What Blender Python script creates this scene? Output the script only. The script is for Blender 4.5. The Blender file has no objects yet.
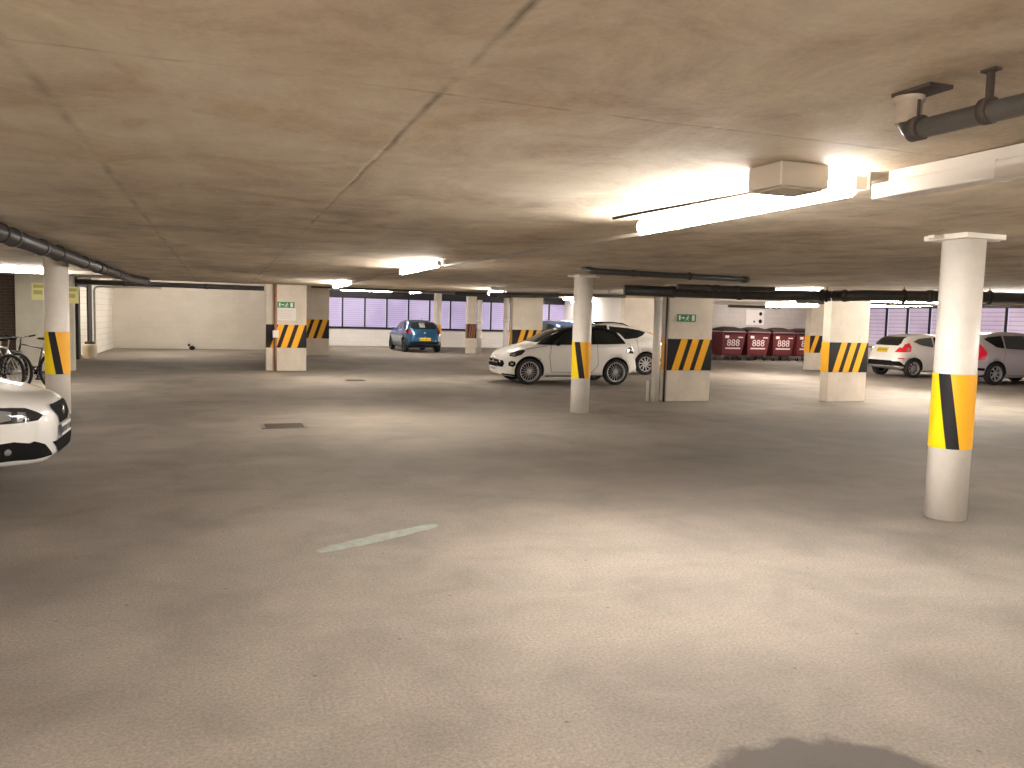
import bpy, bmesh, math, random
from mathutils import Vector, Matrix
from mathutils.bvhtree import BVHTree
random.seed(7)
C = bpy.context.scene.collection
PI = math.pi
HC = 1.6; CEIL = 2.4; CEIL2 = 2.88
YAW = math.radians(20); PITCH = math.atan(64.5/800.); ROLL = math.radians(1.5); FPX = 800.

# ------------------------------------------------------------------ measuring helpers
def ray(px, py):
    x = (px-512)/FPX; y = (384-py)/FPX
    c, s = math.cos(ROLL), math.sin(ROLL)
    xr = x*c-y*s; yr = x*s+y*c
    cp, sp = math.cos(PITCH), math.sin(PITCH)
    X, Y, Z = xr, cp+yr*sp, -sp+yr*cp
    c, s = math.cos(YAW), math.sin(YAW)
    return (X*c+Y*s, -X*s+Y*c, Z)
def atz(px, py, z):
    r = ray(px, py); t = (z-HC)/r[2]
    return (r[0]*t, r[1]*t)

# ------------------------------------------------------------------ materials
MATS = {}
def mat(name, col, rough=0.6, metal=0.0, emit=None, estr=0.0, noise=0.0, nscale=8.0, bump=0.0, coat=0.0, spec=None, trans=0.0):
    if name in MATS: return MATS[name]
    m = bpy.data.materials.new(name); m.use_nodes = True
    nt = m.node_tree; b = nt.nodes['Principled BSDF']
    b.inputs['Base Color'].default_value = (*col, 1)
    b.inputs['Roughness'].default_value = rough
    b.inputs['Metallic'].default_value = metal
    b.inputs['Coat Weight'].default_value = coat
    b.inputs['Coat Roughness'].default_value = 0.04
    b.inputs['Transmission Weight'].default_value = trans
    if spec is not None: b.inputs['Specular IOR Level'].default_value = spec
    if emit:
        b.inputs['Emission Color'].default_value = (*emit, 1); b.inputs['Emission Strength'].default_value = estr
    if noise or bump:
        tc = nt.nodes.new('ShaderNodeTexCoord'); n = nt.nodes.new('ShaderNodeTexNoise')
        n.inputs['Scale'].default_value = nscale; n.inputs['Detail'].default_value = 6; n.inputs['Roughness'].default_value = .65
        nt.links.new(tc.outputs['Object'], n.inputs['Vector'])
        if noise:
            cr = nt.nodes.new('ShaderNodeValToRGB')
            cr.color_ramp.elements[0].position = .3; cr.color_ramp.elements[1].position = .7
            cr.color_ramp.elements[0].color = (*[c*(1-noise) for c in col], 1)
            cr.color_ramp.elements[1].color = (*[min(1, c*(1+noise*.5)) for c in col], 1)
            nt.links.new(n.outputs['Fac'], cr.inputs['Fac']); nt.links.new(cr.outputs['Color'], b.inputs['Base Color'])
        if bump:
            bp = nt.nodes.new('ShaderNodeBump'); bp.inputs['Strength'].default_value = bump; bp.inputs['Distance'].default_value = .02
            nt.links.new(n.outputs['Fac'], bp.inputs['Height']); nt.links.new(bp.outputs['Normal'], b.inputs['Normal'])
    MATS[name] = m
    return m

class NB:
    """tiny node builder"""
    def __init__(s, name):
        s.m = bpy.data.materials.new(name); s.m.use_nodes = True; s.nt = s.m.node_tree; s.b = s.nt.nodes['Principled BSDF']
        s.tc = s.nt.nodes.new('ShaderNodeTexCoord'); s.co = s.tc.outputs['Object']
        sp = s.nt.nodes.new('ShaderNodeSeparateXYZ'); s.nt.links.new(s.co, sp.inputs[0]); s.x, s.y, s.z = sp.outputs
    def link(s, a, b): s.nt.links.new(a, b)
    def map(s, scale, loc=(0, 0, 0), rot=(0, 0, 0)):
        n = s.nt.nodes.new('ShaderNodeMapping'); n.inputs['Scale'].default_value = scale; n.inputs['Location'].default_value = loc
        n.inputs['Rotation'].default_value = rot; s.link(s.co, n.inputs['Vector']); return n.outputs[0]
    def noise(s, sc, det=5, rough=.6, vec=None, dist=0):
        n = s.nt.nodes.new('ShaderNodeTexNoise'); n.inputs['Scale'].default_value = sc; n.inputs['Detail'].default_value = det
        n.inputs['Roughness'].default_value = rough; n.inputs['Distortion'].default_value = dist
        s.link(vec or s.co, n.inputs['Vector']); return n.outputs['Fac']
    def math(s, op, a, b=None, c=None, clamp=False):
        n = s.nt.nodes.new('ShaderNodeMath'); n.operation = op; n.use_clamp = clamp
        for i, v in enumerate((a, b, c)):
            if v is None: continue
            if isinstance(v, (int, float)): n.inputs[i].default_value = v
            else: s.link(v, n.inputs[i])
        return n.outputs[0]
    def ramp(s, f, stops):
        n = s.nt.nodes.new('ShaderNodeValToRGB'); e = n.color_ramp.elements
        while len(e) < len(stops): e.new(.5)
        for el, (p, c) in zip(e, stops):
            el.position = p; el.color = (*c, 1) if len(c) == 3 else c
        s.link(f, n.inputs['Fac']); return n.outputs['Color']
    def mix(s, f, a, b, mode='MIX'):
        n = s.nt.nodes.new('ShaderNodeMix'); n.data_type = 'RGBA'; n.blend_type = mode
        ins = [i for i in n.inputs if i.enabled or True]
        fac = n.inputs[0]; A = n.inputs[6]; B = n.inputs[7]
        for sock, v in ((fac, f), (A, a), (B, b)):
            if isinstance(v, (int, float)): sock.default_value = v
            elif isinstance(v, tuple): sock.default_value = (*v, 1)
            else: s.link(v, sock)
        return n.outputs[2]
    def bump(s, h, strength, dist=.02):
        n = s.nt.nodes.new('ShaderNodeBump'); n.inputs['Strength'].default_value = strength; n.inputs['Distance'].default_value = dist
        s.link(h, n.inputs['Height']); s.link(n.outputs[0], s.b.inputs['Normal'])
    def line(s, coord, pos, width):       # 1 on a thin line at coord = pos, with a wobble
        d = s.math('ABSOLUTE', s.math('SUBTRACT', coord, pos))
        return s.math('SUBTRACT', 1, s.math('DIVIDE', d, width, clamp=True), clamp=True)

def mat_floor():
    k = NB('asphalt_floor')
    big = k.noise(.22, 4, .55); mid = k.noise(1.3, 6, .65, dist=.4); fine = k.noise(60, 4, .8); streak = k.noise(1.2, 4, .6, vec=k.map((.35, 1.3, 1)))
    base = k.ramp(big, [(.34, (.15, .131, .112)), (.5, (.202, .178, .154)), (.66, (.262, .231, .202))])
    c = k.mix(.5, base, k.ramp(mid, [(.3, (.26, .255, .25)), (.5, (.5, .5, .5)), (.72, (.70, .69, .68))]), 'OVERLAY')
    c = k.mix(.2, c, k.ramp(streak, [(.35, (.36, .36, .36)), (.6, (.6, .6, .6))]), 'OVERLAY')
    c = k.mix(.6, c, k.ramp(fine, [(.3, (.22, .22, .22)), (.7, (.78, .78, .78))]), 'OVERLAY')
    gr = k.noise(170, 2, .6)
    c = k.mix(.2, c, k.ramp(gr, [(.35, (.3, .3, .3)), (.65, (.7, .7, .7))]), 'OVERLAY')
    # dark dried patch near the camera
    px, py = 1.97, 1.97
    dx = k.math('DIVIDE', k.math('SUBTRACT', k.x, px), .53); dy = k.math('DIVIDE', k.math('SUBTRACT', k.y, py), .47)
    r = k.math('SQRT', k.math('ADD', k.math('MULTIPLY', dx, dx), k.math('MULTIPLY', dy, dy)))
    r = k.math('ADD', r, k.math('MULTIPLY', k.math('SUBTRACT', k.noise(5, 5), .5), .45))
    f = k.math('MULTIPLY', k.math('SUBTRACT', 1.06, r, clamp=True), 9, clamp=True)
    f = k.math('MULTIPLY', f, .9)
    c = k.mix(f, c, (.062, .055, .05))
    # dark stain specks
    v = k.nt.nodes.new('ShaderNodeTexVoronoi'); v.voronoi_dimensions = '2D'; v.inputs['Scale'].default_value = 1.1; k.link(k.co, v.inputs['Vector'])
    sp = k.math('MULTIPLY', k.math('SUBTRACT', .013, v.outputs['Distance'], clamp=True), 200, clamp=True)
    c = k.mix(k.math('MULTIPLY', sp, .6), c, (.05, .045, .04))
    k.link(c, k.b.inputs['Base Color'])
    k.link(k.math('ADD', .62, k.math('MULTIPLY', mid, .3)), k.b.inputs['Roughness'])
    k.b.inputs['Specular IOR Level'].default_value = .3
    k.bump(k.math('ADD', fine, k.math('MULTIPLY', mid, .6)), .35, .01)
    return k.m

def mat_ceiling():
    k = NB('concrete_ceiling')
    big = k.noise(.35, 4, .6, dist=.3); mid = k.noise(1.6, 7, .7, dist=.5); fine = k.noise(35, 3, .7); st = k.noise(1.1, 6, .65, vec=k.map((2.6, .5, 1)))
    c = k.ramp(big, [(.3, (.45, .38, .285)), (.5, (.57, .49, .375)), (.7, (.67, .59, .465))])
    c = k.mix(.8, c, k.ramp(mid, [(.32, (.28, .27, .26)), (.5, (.5, .5, .5)), (.7, (.68, .67, .66))]), 'OVERLAY')
    c = k.mix(.35, c, k.ramp(st, [(.35, (.35, .35, .34)), (.65, (.65, .64, .63))]), 'OVERLAY')
    c = k.mix(.25, c, k.ramp(fine, [(.3, (.35, .35, .35)), (.7, (.65, .65, .65))]), 'OVERLAY')
    # pale worn patches near the lamp
    pal = k.math('MULTIPLY', k.math('SUBTRACT', k.noise(2.2, 8, .75, dist=1.2), .62, clamp=True), 7, clamp=True)
    c = k.mix(k.math('MULTIPLY', pal, .45), c, (.62, .56, .48))
    # board joints of the formwork
    wob = k.math('MULTIPLY', k.math('SUBTRACT', k.noise(1.5, 4), .5), .07)
    xs = k.math('ADD', k.x, wob); ys = k.math('ADD', k.y, wob)
    brk = k.ramp(k.noise(1.4, 5, .7), [(.42, (.06, .06, .06)), (.62, (1, 1, 1))])
    L = None
    for pos in (-.62, .74):
        q = k.math('MULTIPLY', k.line(xs, pos, .035 if pos < 0 else .022), .6 if pos < 0 else 1); L = q if L is None else k.math('MAXIMUM', L, q)
    for pos, w in ((2.86, .016),):
        L = k.math('MAXIMUM', L, k.line(ys, pos, w))
    faint = None
    for pos in (-2.0, -3.4, 6.2, 9.5, 12.6):
        q = k.line(xs, pos, .018); faint = q if faint is None else k.math('MAXIMUM', faint, q)
    for pos in (9.6, 16.4):
        faint = k.math('MAXIMUM', faint, k.line(ys, pos, .02))
    L = k.math('MAXIMUM', L, k.math('MULTIPLY', faint, .12))
    f = k.math('MULTIPLY', k.math('MULTIPLY', L, brk), .75)
    c = k.mix(f, c, (.10, .07, .05))
    k.link(c, k.b.inputs['Base Color'])
    k.b.inputs['Roughness'].default_value = .85
    k.bump(k.math('ADD', k.math('MULTIPLY', mid, .8), k.math('MULTIPLY', L, -.15)), .35, .02)
    return k.m

def mat_blocks(name, col, mortar, bw=.45, bh=.22, rough=.75, axis='x'):
    k = NB(name)
    cb = k.nt.nodes.new('ShaderNodeCombineXYZ')
    k.link(k.x if axis == 'x' else k.y, cb.inputs[0]); k.link(k.z, cb.inputs[1])
    br = k.nt.nodes.new('ShaderNodeTexBrick'); k.link(cb.outputs[0], br.inputs['Vector'])
    br.inputs['Scale'].default_value = 1; br.inputs['Brick Width'].default_value = bw; br.inputs['Row Height'].default_value = bh
    br.inputs['Mortar Size'].default_value = .008; br.inputs['Color1'].default_value = (*col, 1)
    br.inputs['Color2'].default_value = (*[c*.95 for c in col], 1); br.inputs['Mortar'].default_value = (*mortar, 1)
    n = k.noise(1.1, 5, .6)
    c = k.mix(.35, br.outputs['Color'], k.ramp(n, [(.3, (.4, .39, .38)), (.7, (.6, .6, .6))]), 'OVERLAY')
    k.link(c, k.b.inputs['Base Color']); k.b.inputs['Roughness'].default_value = rough
    k.bump(br.outputs['Fac'], -.3, .01)
    return k.m

def mat_louvre(name, col, strength, pitch=.11):
    """back-lit translucent slats: horizontal bands in z"""
    k = NB(name)
    ph = k.math('FRACT', k.math('DIVIDE', k.z, pitch))
    band = k.ramp(ph, [(.0, (.55, .5, .6)), (.1, (.95, .95, .95)), (.8, (1, 1, 1)), (.93, (.6, .56, .66))])
    n = k.noise(.6, 3, .5)
    c = k.mix(1, band, k.ramp(n, [(.35, (.80, .76, .84)), (.65, (1, 1, 1))]), 'MULTIPLY')
    c = k.mix(1, c, col, 'MULTIPLY')
    k.link(k.mix(1, c, (.35, .35, .35), 'MULTIPLY'), k.b.inputs['Base Color']); k.link(c, k.b.inputs['Emission Color'])
    k.b.inputs['Emission Strength'].default_value = strength
    k.b.inputs['Roughness'].default_value = .5
    return k.m

M_FLOOR = mat_floor(); M_CEIL = mat_ceiling()
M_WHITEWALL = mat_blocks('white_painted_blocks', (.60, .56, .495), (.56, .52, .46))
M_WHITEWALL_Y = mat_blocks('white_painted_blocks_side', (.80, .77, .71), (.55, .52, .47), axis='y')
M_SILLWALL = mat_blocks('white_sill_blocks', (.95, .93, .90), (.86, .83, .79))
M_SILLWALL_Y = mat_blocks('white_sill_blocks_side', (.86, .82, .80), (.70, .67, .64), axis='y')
M_BROWN = mat_blocks('brown_brickwork', (.085, .052, .036), (.12, .095, .08), .23, .08)
M_GREYWALL = mat_blocks('grey_lilac_blocks', (.56, .52, .50), (.46, .43, .41))
M_CREAM = mat('cream_wall', (.75, .68, .55), .8, noise=.08)
M_DARKFRAME = mat('dark_frame', (.012, .008, .011), .6)
M_PILLAR = mat('painted_concrete_pillar', (.74, .67, .57), .75, noise=.14, nscale=2.5, bump=.1)
M_COLUMN = mat('white_painted_column', (.86, .81, .74), .45, noise=.08, nscale=5, bump=.06)
M_YELLOW = mat('yellow_tape', (1.0, .72, .0), .4)
M_AMBER = mat('amber_tape', (1.0, .50, .02), .4)
M_BLACKTAPE = mat('black_tape', (.018, .017, .02), .5, spec=.25)
M_PIPE = mat('dark_grey_pipe', (.05, .047, .045), .42, noise=.3, nscale=12)
M_PIPE2 = mat('mid_grey_pipe', (.06, .054, .048), .35, noise=.2, nscale=8)
M_PIPEWHITE = mat('white_pipe', (.78, .73, .66), .4, noise=.08)
M_COPPER = mat('copper_pipe', (.36, .17, .10), .5, noise=.15)
M_STEEL = mat('galvanised_steel', (.5, .5, .5), .35, .8)
M_RUST = mat('rusty_steel', (.05, .035, .027), .8, noise=.4)
M_TRUNK = mat('white_trunking', (.82, .79, .74), .5)
M_BOX = mat('grey_plastic_box', (.52, .46, .38), .55)
M_LAMP = mat('lamp_tube', (1, 1, 1), .4, emit=(1.0, .92, .83), estr=60)
M_LAMPWEAK = mat('lamp_tube_weak', (1, 1, 1), .4, emit=(1.0, .92, .83), estr=24)
M_LAMPNEAR = mat('lamp_tube_bright', (1, 1, 1), .4, emit=(1.0, .94, .88), estr=72)
M_LAMPFILL = mat('lamp_tube_fill', (1, 1, 1), .4, emit=(1.0, .91, .82), estr=115)  # stronger glow for the fill lamps added out of view near the camera
M_LAMPDIM = mat('lamp_tube_off', (.85, .84, .80), .4)
M_TYRE = mat('tyre_rubber', (.018, .017, .017), .75)
M_ALLOY = mat('alloy_silver', (.62, .62, .62), .3, .6)
M_ALLOYDARK = mat('alloy_dark', (.05, .05, .055), .35, .5)
M_BLACK = mat('black_plastic', (.014, .014, .015), .7, spec=.03)
M_WELL = mat('wheel_well', (.008, .008, .008), .9)
M_GLASS = mat('tinted_car_glass', (.012, .016, .017), .06, spec=.7)
M_GLASSL = mat('light_car_glass', (.09, .10, .10), .08, spec=.8)
M_CHROME = mat('chrome', (.75, .75, .75), .12, 1.0)
M_LIGHTG = mat('headlamp_lens', (.35, .36, .37), .1, .4, coat=1)
M_HEADDARK = mat('headlamp_dark', (.04, .04, .045), .12, .3, coat=1)
M_RED = mat('red_lens', (.55, .015, .03), .15, coat=1, emit=(.6, .02, .04), estr=.15)
M_PLATEY = mat('yellow_plate', (.72, .50, .05), .5)
M_PLATEW = mat('white_plate', (.80, .80, .78), .5)
M_PLATEB = mat('blue_plate_band', (.03, .05, .30), .5)
M_WHITECAR = mat('white_car_paint', (.90, .885, .85), .3, coat=1)
M_SILVERCAR = mat('silver_car_paint', (.62, .58, .60), .3, .1, coat=1)
M_BLUECAR = mat('blue_car_paint', (.012, .085, .19), .28, .35, coat=1)
M_NAVYCAR = mat('dark_blue_car_paint', (.03, .06, .16), .28, .3, coat=1)
M_BINRED = mat('maroon_bin_body', (.125, .016, .022), .5, noise=.15)
M_BINLID = mat('black_bin_lid', (.022, .012, .014), .5)
M_MARK = mat('white_marking', (.80, .72, .70), .6)
M_GREEN = mat('green_sign', (.02, .22, .09), .5)
M_PAPER = mat('white_paper', (.85, .82, .78), .7)
M_YSIGN = mat('pale_yellow_sign', (.72, .68, .30), .6)
M_SEAM = mat('panel_gap', (.05, .05, .05), .8)
M_BIKE = mat('bike_frame_black', (.02, .02, .022), .35, coat=.5)
M_BIKES = mat('bike_frame_silver', (.6, .6, .58), .3, .6)
M_BARREL = mat('cream_barrel', (.72, .62, .46), .6)
M_IRON = mat('cast_iron', (.15, .13, .11), .7, noise=.2, nscale=30)
M_LILAC = mat_louvre('lilac_louvre', (.60, .52, .74), .33)
M_PINK = mat_louvre('pink_louvre', (.66, .53, .63), .31, .17)

# ------------------------------------------------------------------ object helpers
def link(o, parent=None):
    C.objects.link(o)
    if parent: o.parent = parent
    return o
def tag(o, label=None, cat=None, group=None, kind=None):
    if label: o['label'] = label
    if cat: o['category'] = cat
    if group: o['group'] = group
    if kind: o['kind'] = kind
    return o
def thing(name, label, cat, loc=(0, 0, 0), rz=0, group=None):
    o = bpy.data.objects.new(name, None); o.empty_display_size = .2; C.objects.link(o)
    o.location = loc; o.rotation_euler = (0, 0, rz)
    return tag(o, label, cat, group)
class MB:
    def __init__(s): s.bm = bmesh.new(); s.mi = 0
    def _set(s, fs):
        for f in fs: f.material_index = s.mi
    def box(s, c, d, M=None):
        v = []
        for x in (-.5, .5):
            for y in (-.5, .5):
                for z in (-.5, .5):
                    p = Vector((c[0]+x*d[0], c[1]+y*d[1], c[2]+z*d[2]))
                    v.append(s.bm.verts.new(M @ p if M else p))
        fs = [s.bm.faces.new([v[i] for i in q]) for q in ((0, 1, 3, 2), (4, 6, 7, 5), (0, 4, 5, 1), (2, 3, 7, 6), (0, 2, 6, 4), (1, 5, 7, 3))]
        s._set(fs); return s
    def quad(s, pts):
        f = s.bm.faces.new([s.bm.verts.new(Vector(p)) for p in pts]); s._set([f]); return s
    def tube(s, pts, r, n=12, cap=True):
        pts = [Vector(p) for p in pts]; rings = []
        rs = r if isinstance(r, (list, tuple)) else [r]*len(pts)
        up = None
        for i, p in enumerate(pts):
            d = (pts[min(i+1, len(pts)-1)]-pts[max(i-1, 0)]).normalized()
            if up is None: up = Vector((0, 0, 1)) if abs(d.z) < .9 else Vector((1, 0, 0))
            a = d.cross(up).normalized(); b = a.cross(d).normalized(); up = b
            rings.append([s.bm.verts.new(p+(a*math.cos(2*PI*k/n)+b*math.sin(2*PI*k/n))*rs[i]) for k in range(n)])
        fs = []
        for i in range(len(rings)-1):
            for k in range(n):
                fs.append(s.bm.faces.new([rings[i][k], rings[i][(k+1) % n], rings[i+1][(k+1) % n], rings[i+1][k]]))
        for f in fs: f.smooth = True
        if cap:
            fs.append(s.bm.faces.new(rings[0][::-1])); fs.append(s.bm.faces.new(rings[-1]))
        s._set(fs); return s
    def lathe(s, prof, n=24, axis='z', c=(0, 0, 0), smooth=True, closed=False):
        rings = []
        for r, h in prof:
            ring = []
            for k in range(n):
                a = 2*PI*k/n; x, y = r*math.cos(a), r*math.sin(a)
                p = {'z': (x, y, h), 'y': (x, h, y), 'x': (h, x, y)}[axis]
                ring.append(s.bm.verts.new(Vector(p)+Vector(c)))
            rings.append(ring)
        fs = []
        R = range(len(rings) if closed else len(rings)-1)
        for i in R:
            A, B = rings[i], rings[(i+1) % len(rings)]
            for k in range(n):
                fs.append(s.bm.faces.new([A[k], A[(k+1) % n], B[(k+1) % n], B[k]]))
        for f in fs: f.smooth = smooth
        if not closed:
            if prof[0][0] > 1e-4: fs.append(s.bm.faces.new(rings[0][::-1]))
            if prof[-1][0] > 1e-4: fs.append(s.bm.faces.new(rings[-1]))
        s._set(fs); return s
    def ellipsoid(s, c, d, n=14):
        r = bmesh.ops.create_uvsphere(s.bm, u_segments=n, v_segments=max(6, n//2), radius=1)
        for v in r['verts']:
            v.co = Vector((v.co.x*d[0]+c[0], v.co.y*d[1]+c[1], v.co.z*d[2]+c[2]))
        fs = {f for v in r['verts'] for f in v.link_faces}
        for f in fs: f.smooth = True
        s._set(fs); return s
    def build(s, name, mats, parent=None, bevel=0, recalc=True):
        if recalc: bmesh.ops.recalc_face_normals(s.bm, faces=s.bm.faces)
        me = bpy.data.meshes.new(name); s.bm.to_mesh(me); s.bm.free()
        for m in (mats if isinstance(mats, (list, tuple)) else [mats]): me.materials.append(m)
        o = bpy.data.objects.new(name, me); link(o, parent)
        if bevel:
            b = o.modifiers.new('bevel', 'BEVEL'); b.width = bevel; b.segments = 2; b.limit_method = 'ANGLE'
        return o
def copy_tree(o, parent=None):
    c = o.copy(); C.objects.link(c)
    if parent: c.parent = parent
    for ch in list(o.children): copy_tree(ch, c)
    return c
def text_mesh(s, size, name, material, parent, M, ext=.002):
    cu = bpy.data.curves.new('lettering', 'FONT'); cu.body = s; cu.size = size; cu.align_x = 'CENTER'; cu.align_y = 'CENTER'; cu.extrude = ext
    t = bpy.data.objects.new('lettering', cu); C.objects.link(t)
    dg = bpy.context.evaluated_depsgraph_get(); me = bpy.data.meshes.new_from_object(t.evaluated_get(dg))
    bpy.data.objects.remove(t); bpy.data.curves.remove(cu)
    me.transform(M); me.materials.clear(); me.materials.append(material)
    return link(bpy.data.objects.new(name, me), parent)
def face_M(x, y, z):         # text plane facing -y (towards the camera side)
    return Matrix.Translation((x, y, z)) @ Matrix.Rotation(PI/2, 4, 'X')

# ------------------------------------------------------------------ the setting
def struct(name, mb, m, parent=None, bevel=0):
    o = mb.build(name, m, parent, bevel)
    if not parent: o['kind'] = 'structure'
    return o
struct('floor', MB().box((8, 18, -.1), (44, 56, .2)), M_FLOOR)
cl = MB(); cl.box((1, 7.4, CEIL+.4), (26, 32.3, .8)); cl.box((22, 4.2, CEIL+.4), (16, 25.9, .8))
struct('ceiling', cl, M_CEIL)
struct('ceiling_rear', MB().box((8, 31, CEIL2+.25), (44, 28, .5)), M_CEIL)
# back walls
struct('wall_back_left', MB().box((-1.2, 36.7, 1.45), (7.0, .3, 2.9)), M_WHITEWALL)
struct('wall_left_rear', MB().box((-4.45, 33.7, 1.45), (.5, 5.7, 2.9)), M_WHITEWALL_Y)
struct('wall_return_left', MB().box((2.2, 39.7, 1.45), (.3, 5.8, 2.9)), M_WHITEWALL_Y)
W1 = 42.4
struct('wall_back', MB().box((10.5, W1+.15, .46), (16.9, .3, .92)), M_SILLWALL)
struct('trim_1', MB().box((10.5, W1+.10, 2.72), (16.9, .3, .36)), M_DARKFRAME)
struct('trim_2', MB().box((10.5, W1-.02, .94), (16.9, .16, .06)), M_DARKFRAME)
struct('wall_return_right', MB().box((18.75, 37.4, 1.45), (.5, 10.2, 2.9)), mat('bright_white_wall', (.9, .88, .84), .8, noise=.04))
struct('wall_bins', MB().box((23.8, 32.6, 1.45), (10.6, .3, 2.9)), M_GREYWALL)
W2 = 28.8
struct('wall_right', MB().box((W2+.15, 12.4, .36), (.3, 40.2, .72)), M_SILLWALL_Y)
struct('trim_3', MB().box((W2+.1, 12.4, 2.75), (.3, 40.2, .3)), M_DARKFRAME)
struct('wall_left', MB().box((-11.6, 8, 1.45), (.3, 31.6, 2.9)), M_CREAM)
struct('wall_left_brick', MB().box((-8.2, 23.8, 1.45), (7.1, .3, 2.9)), M_BROWN)
struct('wall_front', MB().box((8.5, -7.8, 1.45), (41, .3, 2.9)), M_CREAM)
# side wall between the brick bay and the white wall, with a doorway
dw = MB(); dw.box((-4.45, 26.05, 1.45), (.3, 4.1, 2.9)); dw.box((-4.45, 29.5, 2.62), (.3, 2.8, .5))
struct('wall_left_side', dw, M_CREAM)
jb = MB(); jb.box((-4.26, 28.3, 1.2), (.12, .4, 2.4)); jb.box((-4.21, 30.45, 1.2), (.05, .8, 2.4)); jb.box((-4.26, 29.4, 2.45), (.12, 2.9, .3))
struct('door_1', jb, M_DARKFRAME)
struct('wall_passage', MB().box((-6.6, 30, 1.45), (.2, 12, 2.9)), M_CREAM)
struct('wall_passage_end', MB().box((-5.6, 33.2, 1.45), (2, .2, 2.9)), M_CREAM)

def window_bays(idx, axis, start, n, pitch, plane, z0, z1, m, sub=()):
    for i in range(n):
        a0 = start+i*pitch; a1 = a0+pitch; mid = (a0+a1)/2; h = z1-z0; zc = (z0+z1)/2
        fr = MB(); pn = MB()
        def bx(mb, a, z, wa, wz, d=.07, off=0.):
            if axis == 'x': mb.box((a, plane+off, z), (wa, d, wz))
            else: mb.box((plane+off, a, z), (d, wa, wz))
        bx(fr, a0+.035, zc, .07, h); bx(fr, a1-.005, zc, .01, h); bx(fr, mid, z0+.03, pitch, .06); bx(fr, mid, z1-.03, pitch, .06)
        fo = struct('window_%d' % (idx+i), fr, M_DARKFRAME)
        bx(pn, mid, zc, pitch-.08, h-.1, .03, .05)
        struct('louvre_panel', pn, m, fo)
window_bays(1, 'x', 2.4, 14, 1.165, W1+.02, .95, 2.56, M_LILAC)
window_bays(21, 'y', 6.1, 22, 1.2, W2+.02, .72, 2.62, M_PINK)

# ------------------------------------------------------------------ round columns
def round_column(label, x, y, r=.165, top=CEIL, ang=0.0, collar=True, plate=2.6):
    t = thing('round_column', label, 'column', (x, y, 0))
    MB().lathe([(r*1.0, 0), (r, top-.03)], 32).build('shaft', M_COLUMN, t)
    if collar:
        MB().box((0, 0, top-.022), (r*plate, r*plate, .044)).build('cap_plate', M_COLUMN, t, .006)
        for sx in (-1, 1): MB().box((sx*(r*plate/2+.055), -sx*.04, top-.024), (.11, .07, .03)).build('cap_lug', M_COLUMN, t, .006)
    # tape: yellow one side of a slanted black stripe, amber the other
    rr = r+.004; z0, z1 = .61, 1.24; n = 48; rows = 6
    mb = MB(); camdir = math.atan2(-y, -x)
    def phi(f, k): return camdir + ang + (k)   # angle measured from the direction of the camera
    slant = .62                                     # stripe travels round the shaft
    def grid(a0f, a1f, mi, cols, ro):
        mb.mi = mi; V = []
        for j in range(rows+1):
            f = j/rows; z = z1+(z0-z1)*f; A0, A1 = a0f(f), a1f(f)
            V.append([mb.bm.verts.new((ro*math.cos(camdir+A0+(A1-A0)*i/cols), ro*math.sin(camdir+A0+(A1-A0)*i/cols), z)) for i in range(cols+1)])
        for j in range(rows):
            for i in range(cols):
                fc = mb.bm.faces.new([V[j][i], V[j][i+1], V[j+1][i+1], V[j+1][i]]); fc.material_index = mi; fc.smooth = True
    # seen from the camera, increasing angle goes to the left-hand side (viewer's) -> use negative for left
    s0 = lambda f: ang-.78+f*slant; s1 = lambda f: ang-.17+f*slant
    grid(s0, s1, 2, 8, rr)
    grid(s1, lambda f: 2.9, 1, 20, rr)
    grid(lambda f: 2.9-2*PI, s0, 0, 20, rr)
    o = mb.build('hazard_tape', [M_YELLOW, M_AMBER, M_BLACKTAPE], t, recalc=False)
    return t
c1 = round_column('white round column with yellow tape standing alone at the right, nearest of all columns', 5.86, 5.10)
c2 = round_column('white round column with yellow tape in front of the white three-door hatchback', 5.925, 12.77, plate=2.04)
c3 = round_column('white round column with yellow tape rising behind the white car bonnet, beside the bicycles', -2.32, 13.62, plate=2.04)
c4 = round_column('distant round column with yellow tape beside the blue car at the lilac windows', 10.3, 39.6, .2, CEIL2)

# ------------------------------------------------------------------ rectangular pillars
def pillar(label, x, y, w=1.1, d=.24, top=CEIL, tape=True, z0=.645, z1=1.29, side=True, dark=False, bands=(.10, .355, .61)):
    t = thing('concrete_pillar', label, 'pillar', (x, y, 0))
    MB().box((0, 0, top/2), (w, d, top)).build('shaft', M_PILLAR, t, .012)
    if tape:
        mb = MB(); e = .004; yf = -d/2-e; h = z1-z0
        mb.mi = 0; mb.box((0, yf, (z0+z1)/2), (w+2*e, .003, h))
        mb.mi = 1
        for b in bands:
            xa = -w/2+b*w
            mb.quad([(xa, yf-.004, z0), (xa+.155*w, yf-.004, z0), (xa+.155*w+.20*w, yf-.004, z1), (xa+.20*w, yf-.004, z1)])
        if side:
            mb.box((-w/2-e, 0, (z0+z1)/2), (.003, d, h)); mb.box((w/2+e, 0, (z0+z1)/2), (.003, d, h))
        mb.build('hazard_tape', [M_BLACKTAPE, mat('shaded_amber_tape', (.30, .12, .05), .6) if dark else M_AMBER], t)  # darker amber puts the shadowed pillar's shade into its tape colour
    return t
P4 = pillar('concrete pillar with green exit sign and slanted hazard tape beside white downpipe', 9.09, 14.42, 1.05)
P5 = pillar('concrete pillar with hazard tape between the maroon bins and the white hatchback', 12.83, 14.0, 1.05)
P1 = pillar('concrete pillar with copper pipe, green exit sign and white notice above hazard tape', 1.70, 23.35, 1.09)
P2 = pillar('concrete pillar with hazard tape partly behind the pillar with the copper pipe', 3.35, 32.3, 1.25, top=CEIL2, z0=.66, z1=1.4)
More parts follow.
